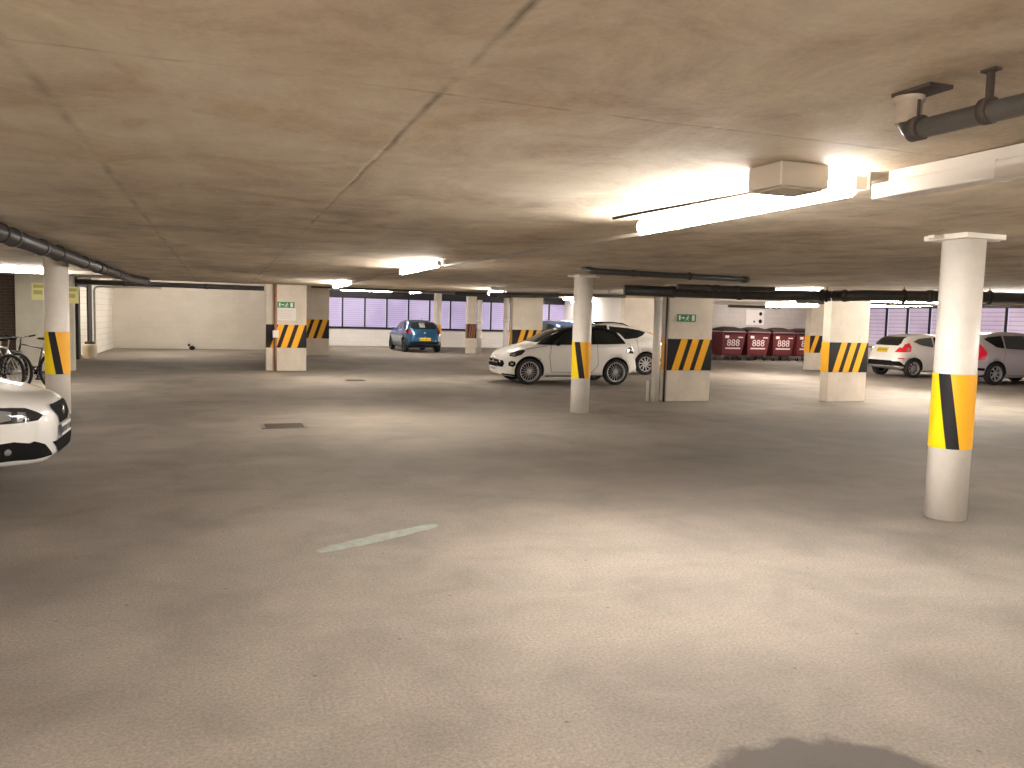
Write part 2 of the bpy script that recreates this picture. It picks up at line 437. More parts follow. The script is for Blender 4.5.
P3 = pillar('shadowed narrow concrete pillar with shade-darkened tape in front of the lilac windows', 10.68, 35.0, .42, .3, top=CEIL2, dark=True, z0=.7, z1=1.35)
P6 = pillar('pale concrete pillar with yellow tape at the end of the bin row', 21.35, 24.6, 1.2, .3, top=CEIL2, bands=(.0, .38, .66))
P7 = pillar('plain beige concrete pillar behind the roof of the white people carrier', 12.88, 23.35, 1.25, top=CEIL2)
P8 = pillar('beige concrete pillar with hazard tape behind the bonnet of the white three-door hatchback', 8.92, 23.35, 1.0, top=CEIL2)
M_PILLAR_, M_PILLAR = M_PILLAR, mat('grey_painted_pillar', (.52, .49, .40), .75, noise=.12, nscale=2.5)
P9 = pillar('wide grey concrete pillar with two pale yellow signs beside the bicycles', -4.18, 23.1, 1.28, .3, tape=False, top=CEIL2)

M_PILLAR = M_PILLAR_
# signs fixed to pillars
def exit_sign(label, x, y, z, w=.44, h=.15):
    t = thing('exit_sign', label, 'sign', (x, y, z))
    MB().box((0, 0, 0), (w, .012, h)).build('panel', mat('exit_green', (.03, .26, .11), .5), t)
    g = MB(); yy = -.009; H = h/.15
    def r(x0, z0, x1, z1): g.quad([(x0, yy, z0*H), (x1, yy, z0*H), (x1, yy, z1*H), (x0, yy, z1*H)])
    # door, running figure, arrow
    r(-.19, -.05, -.15, .05); r(-.135, -.01, -.075, .01)
    g.quad([(-.08, yy, .03*H), (-.045, yy, 0), (-.08, yy, -.03*H)])
    r(.02, .025, .045, .05)                                            # head
    g.quad([(.0, yy, .02*H), (.035, yy, .02*H), (.02, yy, -.02*H), (-.01, yy, -.02*H)])
    g.quad([(-.01, yy, -.02*H), (.008, yy, -.02*H), (-.03, yy, -.06*H), (-.045, yy, -.055*H)])
    g.quad([(.008, yy, -.02*H), (.02, yy, -.02*H), (.05, yy, -.055*H), (.035, yy, -.06*H)])
    g.quad([(.03, yy, .015*H), (.065, yy, -.005*H), (.06, yy, -.013*H), (.025, yy, .005*H)])
    r(.12, -.055, .185, .055)
    g.build('pictogram', M_PAPER, t)
    return t
def on_plane_y(px, py, Y):
    r = ray(px, py); k = Y/r[1]; return (r[0]*k, HC+r[2]*k)
xx, zz = on_plane_y(686.5, 318, 14.29); exit_sign('small green exit sign on the pillar beside the white downpipe', xx, 14.285, zz)
xx, zz = on_plane_y(286, 304.8, 23.2); exit_sign('small green exit sign above a white notice on the copper pipe pillar', xx, 23.21, zz, .46, .16)
xx, zz = on_plane_y(286.8, 314.3, 23.2)
n = thing('notice', 'white paper notice under the exit sign on the copper pipe pillar', 'notice', (xx, 23.215, zz))
MB().box((0, 0, 0), (.5, .01, .34)).build('sheet', M_PAPER, n)
g = MB()
for i in range(6): g.box((-.02*(i % 2), -.0065, .11-i*.045), (.38-.04*(i % 3), .002, .007))
g.build('printed_lines', mat('grey_print', (.55, .5, .5), .7), n)
for (px, py, lab) in ((39, 291.5, 'pale yellow sign on the grey pillar, on the brick side of the round column'), (71.5, 295, 'pale yellow sign on the grey pillar, on the doorway side of the round column')):
    xx, zz = on_plane_y(px, py, 22.94)
    s = thing('wall_sign', lab, 'sign', (xx, 22.935, zz))
    MB().box((0, 0, 0), (.32, .012, .42)).build('panel', M_YSIGN, s)
    g = MB(); g.box((0, -.008, .13), (.24, .002, .08)); g.box((-.02, -.008, -.02), (.2, .002, .1)); g.build('printed_blocks', mat('sign_print', (.42, .40, .12), .6), s)
# white panel with pictograms on the wall above the bins
xx, zz = on_plane_y(755.5, 317.5, 32.4)
s = thing('wall_sign', 'white wall panel with dark round pictograms above the maroon bins', 'sign', (xx, 32.43, zz))
MB().box((0, 0, 0), (1.05, .02, .72)).build('panel', mat('sign_white', (.80, .74, .74), .6), s)
for cx, cz, r in ((.3, .18, .09), (.3, -.18, .1), (-.05, -.2, .05)): MB().lathe([(r, -.014), (r, -.012)], 16, 'y', (cx, 0, cz)).build('pictogram', M_BLACK, s)

# ------------------------------------------------------------------ pipes
def pipe(name, label, pts, r, m, rings=(), parent=None, hangers=(), n=14):
    t = thing(name, label, 'pipe', pts[0])
    o = Vector(pts[0]); P = [Vector(p)-o for p in pts]
    # round the bends
    Q = [P[0]]
    for a, b, c in zip(P, P[1:], P[2:]):
        k = min(.16, (b-a).length*.4, (c-b).length*.4); u = b+(a-b).normalized()*k; w = b+(c-b).normalized()*k
        for i in range(5):
            f = i/4; Q.append(u.lerp(b, f).lerp(b.lerp(w, f), f))
    Q.append(P[-1])
    MB().tube(Q, r, n).build('run', m, t)
    for (seg, f) in rings:
        a, b = P[seg], P[seg+1]; p = a.lerp(b, f); d = (b-a).normalized()
        MB().tube([p-d*.05, p+d*.05], r*1.14, n).build('joint_collar', m, t)
    for (seg, f) in hangers:
        a, b = P[seg], P[seg+1]; p = a.lerp(b, f); d = (b-a).normalized(); top = CEIL-o.z if p.z+o.z < CEIL else CEIL2-o.z
        h = MB(); h.tube([p-d*.018, p+d*.018], r*1.2, n); h.tube([p, (p.x, p.y, top)], .008, 6)
        h.build('hanger', M_RUST, t)
    return t
pipe('drain_pipe', 'thick dark drain pipe hung below the ceiling above the round column by the bicycles',
     [(-1.97, 3.2, 2.285), (-1.97, 20.2, 2.30), (-1.8, 22.6, 2.33)], .085, M_PIPE, rings=[(0, .30), (0, .36), (0, .44), (0, .50), (0, .62), (0, .74), (0, .86)], hangers=[(0, .33), (0, .5), (0, .7)])
pipe('drain_pipe', 'dark pipe along the ceiling edge in front of the long white wall', [(-4.0, 24.1, 2.30), (1.14, 24.1, 2.30)], .07, M_PIPE, rings=[(0, .3), (0, .7)])
# near pipe top right
a = Vector((2.20, 2.13, 2.25))
t = pipe('drain_pipe', 'grey drain pipe with elbow into the ceiling at the top right', [(2.20, 2.17, CEIL), (2.20, 2.17, 2.272), (2.26, .2, 2.25)], .033, M_PIPE2, hangers=[])
m = MB(); m.lathe([(.042, .0), (.042, .07), (.05, .07), (.05, .1)], 20, 'z', (0, 0, -.10)); m.build('white_collar', mat('limescale_collar', (.36, .29, .23), .8, noise=.3), t)
m = MB(); m.box((0, -.05, -.006), (.10, .16, .012)); m.tube([(0.0, -.04, 0), (0, -.04, -.13)], .007, 6); m.tube([(0, -.065, -.125), (0, -.02, -.125)], .041, 16); m.build('bracket', M_RUST, t)
m = MB(); m.box((.01, -.30, -.004), (.03, .05, .008)); m.box((.01, -.30, -.05), (.016, .018, .1)); m.tube([(.01, -.315, -.125), (.01, -.285, -.125)], .041, 16); m.build('pipe_clamp', M_RUST, t)
# looped pipes and big main across the middle
pipe('supply_pipe', 'thin dark pipe with an end elbow hung above the pillar with the exit sign', [(5.05, 10.9, CEIL), (5.05, 10.6, 2.33), (7.95, 10.9, 2.335)], .045, M_PIPE, rings=[(1, .25), (1, .98)], hangers=[(1, .6)])
pipe('drain_main', 'thick grey drain main running under the ceiling past two pillars', [(7.5, 14.25, 2.24), (9.35, 13.68, 2.222), (10.5, 13.15, 2.215), (11.1, 12.55, 2.215)], .105, M_PIPE,
     rings=[(0, .5), (1, .3), (2, .8)], hangers=[(2, .9)])
pipe('drain_main', 'thick grey drain main running behind the nearest round column', [(11.11, 12.5, 2.215), (11.3, 11.9, 2.22), (13.4, 10.9, 2.235), (18.2, 9.6, 2.24)], .105, M_PIPE2,
     rings=[(0, .4), (1, .5), (2, .4)], hangers=[(1, .3), (1, .95), (2, .5)])
pipe('supply_pipe', 'thin dark pipe under the grey drain main behind the nearest round column', [(12.2, 14.9, 2.16), (20.5, 11.5, 2.2)], .035, M_PIPE)
pipe('supply_pipe', 'pale grey pipe crossing above the exit sign pillar', [(7.7, 12.6, 2.265), (9.0, 12.45, 2.27), (9.6, 12.35, 2.28)], .05, M_PIPE2, rings=[(0, .45), (0, .6), (0, .9)])
pipe('supply_pipe', 'white pipe with a round cap behind the white round column', [(5.6, 16.9, 2.27), (8.2, 15.6, 2.27)], .045, M_PIPEWHITE, rings=[(0, .9)])
pipe('supply_pipe', 'dark pipe under the white capped pipe behind the white round column', [(5.6, 17.0, 2.16), (8.3, 15.7, 2.17)], .035, M_PIPE)
pipe('supply_pipe', 'dark pipe run above the beige pillar behind the hatchback', [(6.4, 22.6, 2.30), (8.6, 21.6, 2.30), (8.7, 20.4, 2.30)], .065, M_PIPE, rings=[(0, .5)])
pipe('supply_pipe', 'dark pipe run above the lilac windows beside the shadowed pillar', [(3.0, 29.4, 2.60), (12.2, 29.4, 2.54)], .06, M_PIPE, rings=[(0, .3), (0, .7)])
pipe('supply_pipe', 'white pipe under the ceiling above the maroon bins', [(17.3, 26.0, 2.42), (22.7, 25.7, 2.42)], .05, M_PIPEWHITE, rings=[(0, .7)])
pipe('supply_pipe', 'dark pipe under the ceiling above the maroon bins', [(18.3, 26.2, 2.33), (20.6, 26.1, 2.33)], .05, M_PIPE, rings=[(0, .9)])
pipe('downpipe', 'white downpipe beside the exit sign pillar', [(8.345, 14.36, 0), (8.345, 14.36, 2.16)], .08, M_PIPEWHITE, rings=[(0, .97)], n=20)
pipe('downpipe', 'thin dark pipe between the white downpipe and the exit sign pillar', [(8.52, 14.30, 0), (8.52, 14.30, 2.3)], .022, M_PIPE)
pipe('downpipe', 'short white pipe stub at the foot of the white downpipe', [(8.2, 14.4, 0), (8.2, 14.4, .42)], .03, M_PIPEWHITE)
pipe('downpipe', 'white downpipe beside the shadowed pillar', [(11.05, 34.9, 0), (11.05, 34.9, 2.45)], .11, M_PIPEWHITE, rings=[(0, .3), (0, .6)])
pipe('downpipe', 'white downpipe beside the pillar behind the hatchback', [(8.2, 23.2, 0), (8.2, 23.2, 2.25)], .085, M_PIPEWHITE, rings=[(0, .7)])
pipe('downpipe', 'copper pipe running down the face of the pillar with the notice', [(1.40, 23.17, 0), (1.40, 23.17, CEIL)], .04, M_COPPER)
pipe('downpipe', 'dark downpipe in front of the brown brick wall behind the bicycles', [(-4.95, 21.2, 0), (-4.95, 21.2, 2.4)], .07, M_PIPE, rings=[(0, .9)])
pipe('wall_pipe', 'thin white pipe bent round the top of the white side wall', [(-4.12, 30.95, .0), (-4.12, 30.95, 2.36), (-2.0, 30.95, 2.38)], .035, M_PIPEWHITE)
m = MB(); m.box((0, 0, 0), (.16, .12, .2)); b = m.build('junction_box', M_PAPER, None, .01); b.location = (1.40, 23.065, 1.03)
tag(b, 'small white box on the copper pipe', 'box')

# ------------------------------------------------------------------ light fittings
def fitting(label, x, y, z=2.32, L=2.4, along='y', lit=True, up=CEIL, shield=1, m=None, r=.045):
    t = thing('strip_light', label, 'strip light', (x, y, z), 0 if along == 'y' else -PI/2, 'strip lights')
    del t['group']
    s = MB(); s.box((.085*shield, 0, (up-z)/2), (.035, L, up-z+.02)); s.build('spine', M_TRUNK, t)
    MB().tube([(0, -L/2, 0), (0, -L/2+.03, 0), (0, L/2-.03, 0), (0, L/2, 0)], [r*.6, r, r, r*.6], 10).build('diffuser', (m or M_LAMP) if lit else M_LAMPDIM, t)
    for sy in (1, -1): MB().box((.02, sy*(L/2+.015), .01), (.07, .03, .07)).build('end_cap', M_BOX, t)
    return t
fitting('long glowing strip light beside the grey emergency box on the ceiling', 3.02, 4.40, 2.325, L=2.2, r=.055, m=M_LAMPNEAR)
u = t = thing('strip_light', 'white unlit casing continuing the strip light line at the top right', 'strip light', (3.15, 1.87, 2.292))
MB().box((0, 0, 0), (.11, 2.78, .075)).build('casing', M_TRUNK, t, .008)
MB().box((.03, 0, .068), (.03, 2.7, .07)).build('spine', M_TRUNK, t)
MB().box((0, .72, 0), (.116, .05, .081)).build('joint_cover', M_PAPER, t, .003)
fitting('glowing strip light on the ceiling beyond the white trunking, above the blue car', 2.78, 11.9, 2.33, L=2.3)
fitting('glowing strip light above the pillar with the copper pipe', 2.75, 20.0, 2.33, L=2.4)
fitting('distant glowing strip light above the lilac windows', 7.8, 33.6, 2.66, L=2.4, up=CEIL2)
fitting('glowing strip light seen behind the white round column', 11.1, 25.8, 2.56, L=2.4, up=CEIL2)
fitting('short strip light above the downpipe by the pillar behind the hatchback', 6.9, 20.4, 2.3, L=1.2)
fitting('glowing strip light hidden behind the drain main near the pillar with tape', 11.3, 13.9, 2.34, L=1.6, m=M_LAMPWEAK)
fitting('glowing strip light hanging in front of the bins', 17.0, 21.0, 2.30, L=2.4, r=.08)
fitting('glowing strip light above the white hatchback', 16.35, 15.9, 2.26, L=2.4, r=.075)
fitting('glowing strip light behind the nearest round column', 15.2, 12.4, 2.30, L=2.4, r=.075)
fitting('strip light in front of the lilac windows above the white people carrier', 15.5, 33.5, 2.5, L=2.4, up=CEIL2)
fitting('glowing strip light under white trunking above the bicycles', -4.3, 18.85, 2.33, L=2.4, along='x', shield=-1)
fitting('strip light over the bay of the parked white car', -5.0, 9.5, 2.33, L=2.4)
fitting('unseen fill strip light added on the ceiling behind the camera', 3.0, -2.2, 2.33, L=2.4, m=M_LAMPNEAR)  # unseen lamp added to fill light into the foreground
fitting('unseen fill strip light added overhead behind the camera on the aisle', -1.6, -.3, 2.33, L=2.4, m=M_LAMPFILL, shield=-1)  # out-of-view lamp added to brighten the left floor and ceiling
fitting('strip light over the empty bay on the near right', 9.3, 3.4, 2.33, L=2.4)
fitting('unseen fill strip light added behind the camera on the left hand bay', -4.2, -.8, 2.33, L=2.4, m=M_LAMPFILL)  # added behind the view to lift the left side
fitting('unseen fill strip light added behind the camera on the right hand bay', 11, -2.0, 2.33, L=2.4)  # added behind the view so upright faces catch light
fitting('strip light in the passage behind the dark door frame', -5.6, 29.5, 2.5, L=2.0, up=CEIL2)
fitting('hidden fill strip light added high on the rear ceiling before the long white wall', -1.5, 32.5, 2.80, L=2.4, along='x', up=CEIL2)  # lamp hidden above the ceiling edge, added to brighten the white wall
fitting('hidden fill strip light added high on the rear ceiling before the lilac windows', 6.5, 38.5, 2.80, L=2.4, along='x', up=CEIL2)  # hidden lamp added to brighten the window end
fitting('hidden fill strip light added high on the rear ceiling beside the white return wall', 17.7, 39.5, 2.80, L=2.4, m=M_LAMPNEAR, up=CEIL2)  # hidden lamp added to whiten the return wall
fitting('hidden fill strip light added high on the rear ceiling above the bin row', 24.0, 29.0, 2.80, L=2.4, along='x', up=CEIL2)  # hidden lamp added as fill over the bins
fitting('hidden fill strip light added high on the rear ceiling beside the pink windows', 25.5, 22.0, 2.80, L=2.4, up=CEIL2)  # hidden lamp added as fill for the rear right
# conduits / trunking between fittings
def trunk(name, label, a, b, w=.05, h=.05, m=M_TRUNK):
    a = Vector(a); b = Vector(b); d = b-a; L = d.length
    o = MB().box((0, L/2, 0), (w, L, h)).build(name, m, None, .004); o.location = a
    o.rotation_euler = (math.asin(d.z/L), 0, math.atan2(-d.x, d.y)); tag(o, label, 'trunking'); return o
trunk('cable_trunking', 'thin pale trunking between the two strip lights on the ceiling', (3.06, 5.56, 2.285), (2.88, 10.7, 2.31), .035, .03, mat('trunk_grey', (.42, .38, .33), .5))
trunk('cable_trunking', 'thin trunking leading from the second strip light to the distant windows', (2.85, 13.1, 2.33), (2.8, 18.7, 2.35), .04, .04, mat('trunk_grey', (.42, .38, .33), .5))
trunk('cable_trunking', 'white trunking carrying the light above the bicycles', (-9.0, 18.85, 2.355), (-2.4, 19.3, 2.355), .10, .07)
trunk('cable_conduit', 'thin dark conduit on the ceiling beside the grey emergency box', (2.83, 5.6, 2.392), (3.0, 3.9, 2.392), .018, .016, M_RUST)
trunk('cable_trunking', 'white trunking above the maroon bins', (16.0, 26.8, 2.5), (21.5, 25.4, 2.5), .08, .06)
# emergency box
t = thing('emergency_light_box', 'grey rectangular box fixed to the ceiling beside the glowing strip light', 'box', (2.68, 3.385, CEIL), 0)
MB().box((0, 0, -.059), (.29, .26, .118)).build('housing', M_BOX, t, .008)
MB().box((0, 0, -.123), (.25, .22, .010)).build('cover', mat('box_cover', (.46, .40, .33), .5), t, .004)

# ------------------------------------------------------------------ floor details
def floor_plate(label, px, py, w, d, rz=0):
    x, y = atz(px, py, 0)
    t = thing('drain_cover', label, 'drain cover', (x, y, 0), rz)
    MB().box((0, 0, .004), (w, d, .008)).build('frame', M_IRON, t)
    g = MB()
    for i in range(6): g.box((0, -d*.38+i*d*.15, .0095), (w*.85, d*.06, .003))
    g.build('grate', M_RUST, t)
floor_plate('cast iron drain cover set in the floor between the cars and the camera', 284, 426, .62, .5)
floor_plate('small distant drain cover in the floor', 355, 380.5, .5, .4)
x0, y0 = atz(318, 552, 0); x1, y1 = atz(437, 525, 0)
a = math.atan2(y1-y0, x1-x0); L = math.hypot(x1-x0, y1-y0)
k = NB('worn_paint'); nn = k.noise(9, 6, .8)
k.link(k.mix(k.math('MULTIPLY', k.math('SUBTRACT', nn, .32, clamp=True), 3.5, clamp=True), (.22, .19, .16), (.26, .325, .285)), k.b.inputs['Base Color']); k.b.inputs['Roughness'].default_value = .8
m = MB(); N = 14; top = []; bot = []
for i in range(N+1):
    f = i/N; w = .085*(math.sin(PI*min(1, max(0.03, f*.95+.03)))**.35)*(1+.15*random.uniform(-1, 1)); top.append((f*L, w, .003)); bot.append((f*L, -w, .003))
m.quad(bot+top[::-1])
o = m.build('painted_marking', k.m, None, recalc=False); o.location = (x0, y0, 0); o.rotation_euler = (0, 0, a)
tag(o, 'worn pale green paint stripe on the floor in the foreground', 'floor marking')
# barrel in the doorway
t = thing('barrel', 'cream plastic barrel standing in the dark framed doorway', 'barrel', (-4.0, 28.9, 0))
MB().lathe([(.18, .0), (.21, .05), (.22, .2), (.21, .38), (.18, .46), (.0, .46)], 24).build('body', M_BARREL, t)
MB().lathe([(.14, .46), (.16, .5), (.13, .54), (0, .55)], 20).build('lid', M_RUST, t)
# tiny dark item at the white wall
x, y = atz(192.5, 349.5, 0)
o = MB().ellipsoid((0, 0, .09), (.12, .10, .09)).ellipsoid((-.12, 0, .2), (.05, .05, .06)).build('bin_bag', M_BLACK, None); o.location = (x, y-.5, 0); tag(o, 'small black bag lying at the foot of the long white wall', 'bag')
# wall spot
# ------------------------------------------------------------------ wheeled bins
def make_bin(label):
    t = thing('wheeled_bin', label, 'bin', (0, 0, 0), 0, 'maroon wheeled bins')
    del t['group']
    w, d, z0, z1 = 1.24, 1.0, .22, 1.28
    b = MB(); V = []
    for (z, sx, sy) in ((z0, .80, .72), (z0+.1, .86, .80), (z1-.12, 1.0, .98), (z1, 1.02, 1.0)):
        V.append([b.bm.verts.new((sx*w/2*a, sy*d/2*c, z)) for a, c in ((-1, -1), (1, -1), (1, 1), (-1, 1))])
    for i in range(3):
        for kx in range(4): b.bm.faces.new([V[i][kx], V[i][(kx+1) % 4], V[i+1][(kx+1) % 4], V[i+1][kx]])
    b.bm.faces.new(V[0][::-1]); b.bm.faces.new(V[-1])
    b.build('body', M_BINRED, t, .02)
    r = MB(); r.box((0, 0, z1), (w*1.06, d*1.05, .05)); r.build('rim', mat('bin_rim', (.15, .03, .035), .5), t, .01)
    l = MB(); rings = []
    for (yy, zz) in ((-.5, .03), (-.45, .12), (-.3, .19), (0, .24), (.3, .2), (.5, .05)):
        rings.append([l.bm.verts.new((xx*w/2, yy*d, z1+.02+zz*(1-.35*abs(xx)**4))) for xx in (-.98, -.9, -.5, 0, .5, .9, .98)])
    for i in range(5):
        for j in range(6): f = l.bm.faces.new([rings[i][j], rings[i][j+1], rings[i+1][j+1], rings[i+1][j]]); f.smooth = True
    for j in (0, 6):
        l.bm.faces.new([rg[j] for rg in rings])
    l.build('lid', M_BINLID, t)
    h = MB(); h.tube([(-w*.45, -d*.5-.04, z1-.03), (w*.45, -d*.5-.04, z1-.03)], .018, 8); h.build('handle', M_BLACK, t)
    for sx in (-1, 1):
        for sy in (-1, 1):
            c = MB(); c.lathe([(.0, -.022), (.085, -.022), (.095, 0), (.085, .022), (0, .022)], 16, 'x', (sx*w*.37, sy*d*.33, .095))
            q = c.build('caster', M_BLACK, t)
            g = MB(); g.box((sx*w*.37, sy*d*.33, .17), (.075, .05, .13)); g.box((sx*w*.37-.03, sy*d*.33-.03, .12), (.008, .05, .16)); g.box((sx*w*.37+.03, sy*d*.33-.03, .12), (.008, .05, .16)); g.build('fork', M_STEEL, q)
    fy = lambda z: -d/2*(.80+(.98-.80)*(z-z0-.1)/(z1-.12-z0-.1))-.012
    text_mesh('888', .44, 'lettering', M_MARK, t, Matrix.Translation((0, fy(.82), .80)) @ Matrix.Rotation(PI/2+.07, 4, 'X') @ Matrix.Diagonal((1.05, .95, 1, 1)))
    s = MB(); s.box((0, fy(.56)-.002, .56), (.80, .012, .06)); s.build('printed_line', M_MARK, t)
    s = MB(); s.box((-.36, fy(1.08)-.002, 1.08), (.2, .012, .12)); s.build('sticker', M_PAPER, t)
    s = MB(); s.box((.36, fy(1.06)-.002, 1.06), (.26, .012, .05)); s.build('sticker', M_MARK, t)
    return t
bl = ['maroon wheeled bin with white digits nearest the exit sign pillar', 'maroon wheeled bin with white digits, second in the row from the exit sign pillar',
      'maroon wheeled bin with white digits, third in the row from the exit sign pillar', 'maroon wheeled bin partly hidden behind the pale pillar at the row end']
b0 = make_bin(bl[0])
for i, lb in enumerate(bl):
    o = b0 if i == 0 else copy_tree(b0)
    o.location = (21.78+1.38*i, 31.15+.03*(i % 2), 0); o['label'] = lb

# ------------------------------------------------------------------ cars
def interp(pts, t):
    if t <= pts[0][0]: return pts[0][1]
    if t >= pts[-1][0]: return pts[-1][1]
    n = len(pts)
    def slope(i):
        if i == 0 or i == n-1:
            j = 0 if i == 0 else n-2
            return (pts[j+1][1]-pts[j][1])/(pts[j+1][0]-pts[j][0])
        a = (pts[i][1]-pts[i-1][1])/(pts[i][0]-pts[i-1][0]); b = (pts[i+1][1]-pts[i][1])/(pts[i+1][0]-pts[i][0])
        return 0 if a*b <= 0 else 2*a*b/(a+b)
    for i in range(n-1):
        if t <= pts[i+1][0]:
            h = pts[i+1][0]-pts[i][0]; s = (t-pts[i][0])/h
            return ((2*s**3-3*s*s+1)*pts[i][1]+(s**3-2*s*s+s)*h*slope(i)+(-2*s**3+3*s*s)*pts[i+1][1]+(s**3-s*s)*h*slope(i+1))

class Car:
    def __init__(s, name, label, spec, paint, loc, rz, cat='car'):
        s.sp = spec; s.L = spec['L']; s.root = thing(name, label, cat, loc, rz); s.paint = paint
        s.body_mesh()
    def X(s, t): return s.L/2-t
    def body_mesh(s):
        sp = s.sp; L = s.L; W = sp['W']/2
        n = 72; ts = []
        for i in range(n+1):
            f = i/n; ts.append(L*(f-.085*math.sin(2*PI*f)))
        bm = bmesh.new(); rows = []
        for t in ts:
            w = W*interp(sp['plan'], t); zt = interp(sp['top'], t); zb = interp(sp['bottom'], t); zs = min(interp(sp['belt'], t), zt-.02)
            d = zt-zs; f = max(0, min(1, (d-.08)/.30)); h = zs-zb; f = f*f*(3-2*f)
            rw = sp.get('roofw', 1.0)
            lp = lambda a, b: (a[0]+(b[0]-a[0])*f, a[1]+(b[1]-a[1])*f)
            P = [(0, zb), (.55*w, zb), (.86*w, zb+.005), (.95*w, zb+.05*h+.01), (.975*w, zb+.18*h), (.99*w, zb+.36*h), (1.0*w, zb+.55*h), (.992*w, zb+.75*h), (.975*w, zb+.9*h), (.945*w, zs),
                 lp((.90*w, zs+.30*d), (.905*w*(.5+.5*rw), zs+.22*d)), lp((.82*w, zs+.55*d), (.85*w*rw, zs+.52*d)), lp((.70*w, zs+.76*d), (.785*w*rw, zs+.80*d)),
                 lp((.55*w, zs+.89*d), (.70*w*rw, zs+.93*d)), lp((.36*w, zs+.965*d), (.50*w*rw, zs+.975*d)), lp((.18*w, zs+.99*d), (.25*w*rw, zs+.995*d)), (0, zt)]
            x = s.X(t)
            R = [bm.verts.new((x, y, z)) for y, z in P]; Lf = [bm.verts.new((x, -y, z)) for y, z in P[1:-1]]
            rows.append(R+Lf[::-1])
        m = len(rows[0])
        for a, b in zip(rows, rows[1:]):
            for i in range(m): bm.faces.new([a[i], a[(i+1) % m], b[(i+1) % m], b[i]])
        bm.faces.new(rows[0]); bm.faces.new(rows[-1][::-1])
        bmesh.ops.recalc_face_normals(bm, faces=bm.faces)
        for f in bm.faces: f.smooth = True
        bmesh.ops.smooth_vert(bm, verts=[v for v in bm.verts], factor=.4, use_axis_x=False, use_axis_y=True, use_axis_z=True)
        s.bvh = BVHTree.FromBMesh(bm)
        me = bpy.data.meshes.new('body'); bm.to_mesh(me); bm.free()
        me.materials.append(s.paint); me.materials.append(M_WELL)
        o = bpy.data.objects.new('body', me); C.objects.link(o)
        # wheel wells
        r = sp['r']*1.15; cut = MB(); cut.mi = 0
        for t in sp['axles']:
            for sy in (-1, 1):
                cut.tube([(s.X(t), sy*W*.52, sp['r']+.01), (s.X(t), sy*(W+.3), sp['r']+.01)], r, 36)
        co = cut.build('cutter', M_WELL)
        md = o.modifiers.new('wells', 'BOOLEAN'); md.operation = 'DIFFERENCE'; md.object = co; md.solver = 'EXACT'
        try: md.material_mode = 'TRANSFER'
        except Exception: pass
        dg = bpy.context.evaluated_depsgraph_get()
        nm = bpy.data.meshes.new_from_object(o.evaluated_get(dg)); o.modifiers.clear(); o.data = nm
        bpy.data.objects.remove(co); o.parent = s.root; s.body = o
        # wheel-well faces dark
        names = [mm.name if mm else '' for mm in nm.materials]
        wi = names.index('wheel_well') if 'wheel_well' in names else 1
        for p in nm.polygons:
            c = p.center
            for t in sp['axles']:
                dx = c.x-s.X(t); dz = c.z-sp['r']-.01; rr = math.hypot(dx, dz)
                if (abs(rr-r) < .02 and abs(c.y) < W*1.02 and abs((dx*p.normal.x+dz*p.normal.z)/max(rr, 1e-5)) > .75) or (rr < r*.98 and abs(abs(c.y)-W*.52) < .01): p.material_index = wi; p.use_smooth = False
    def hit(s, o, d):
        return s.bvh.ray_cast(Vector(o), Vector(d))
    def cast(s, view, a, b, off):
        """view side: (a,b)=(t,z), front/rear: (y,z), top: (t,y)"""
        if view in ('L', 'R'):
            sy = 1 if view == 'L' else -1; o = (s.X(a), sy*3, b); d = (0, -sy, 0)
        elif view == 'F': o = (s.L, a, b); d = (-1, 0, 0)
        elif view == 'B': o = (-s.L, a, b); d = (1, 0, 0)
        else: o = (s.X(a), b, 4); d = (0, 0, -1)
        h = s.hit(o, d)
        if h[0] is None: return None
        nrm = h[1]
        if nrm.dot(Vector(d)) > 0: nrm = -nrm
        return h[0]+nrm*off
    def patch(s, name, view, poly, m, off=.005, parent=None, mx=.07):
        bm = bmesh.new(); bm.faces.new([bm.verts.new((a, b, 0)) for a, b in poly])
        bmesh.ops.triangulate(bm, faces=bm.faces)
        for _ in range(7):
            E = [e for e in bm.edges if e.calc_length() > mx]
            if not E: break
            bmesh.ops.subdivide_edges(bm, edges=E, cuts=1); bmesh.ops.triangulate(bm, faces=bm.faces)
        bad = []
        for v in bm.verts:
            p = s.cast(view, v.co.x, v.co.y, off)
            if p is None: bad.append(v)
            else: v.co = p
        bmesh.ops.delete(bm, geom=bad, context='VERTS')
        for f in bm.faces:
            f.smooth = True
        bmesh.ops.recalc_face_normals(bm, faces=bm.faces)
        me = bpy.data.meshes.new(name); bm.to_mesh(me); bm.free(); me.materials.append(m)
        return link(bpy.data.objects.new(name, me), parent or s.root)
    def both(s, name, poly, m, **k):
        return [s.patch(name, v, poly, m, **k) for v in ('R', 'L')]
    def ribbon(s, mb, view, pts, w=.010, off=.003):
        P = []
        for (a, b) in zip(pts, pts[1:]):
            L = math.hypot(b[0]-a[0], b[1]-a[1]); n = max(1, int(L/.06))
            P += [(a[0]+(b[0]-a[0])*i/n, a[1]+(b[1]-a[1])*i/n) for i in range(n)]
        P.append(pts[-1]); prev = None
        for i, p in enumerate(P):
            q0, q1 = P[max(0, i-1)], P[min(len(P)-1, i+1)]; dx, dy = q1[0]-q0[0], q1[1]-q0[1]; l = math.hypot(dx, dy) or 1
            nx, ny = -dy/l*w/2, dx/l*w/2
            a = s.cast(view, p[0]+nx, p[1]+ny, off); b = s.cast(view, p[0]-nx, p[1]-ny, off)
            if a is None or b is None: prev = None; continue
            cur = (mb.bm.verts.new(a), mb.bm.verts.new(b))
            if prev: mb.bm.faces.new([prev[0], prev[1], cur[1], cur[0]])
            prev = cur
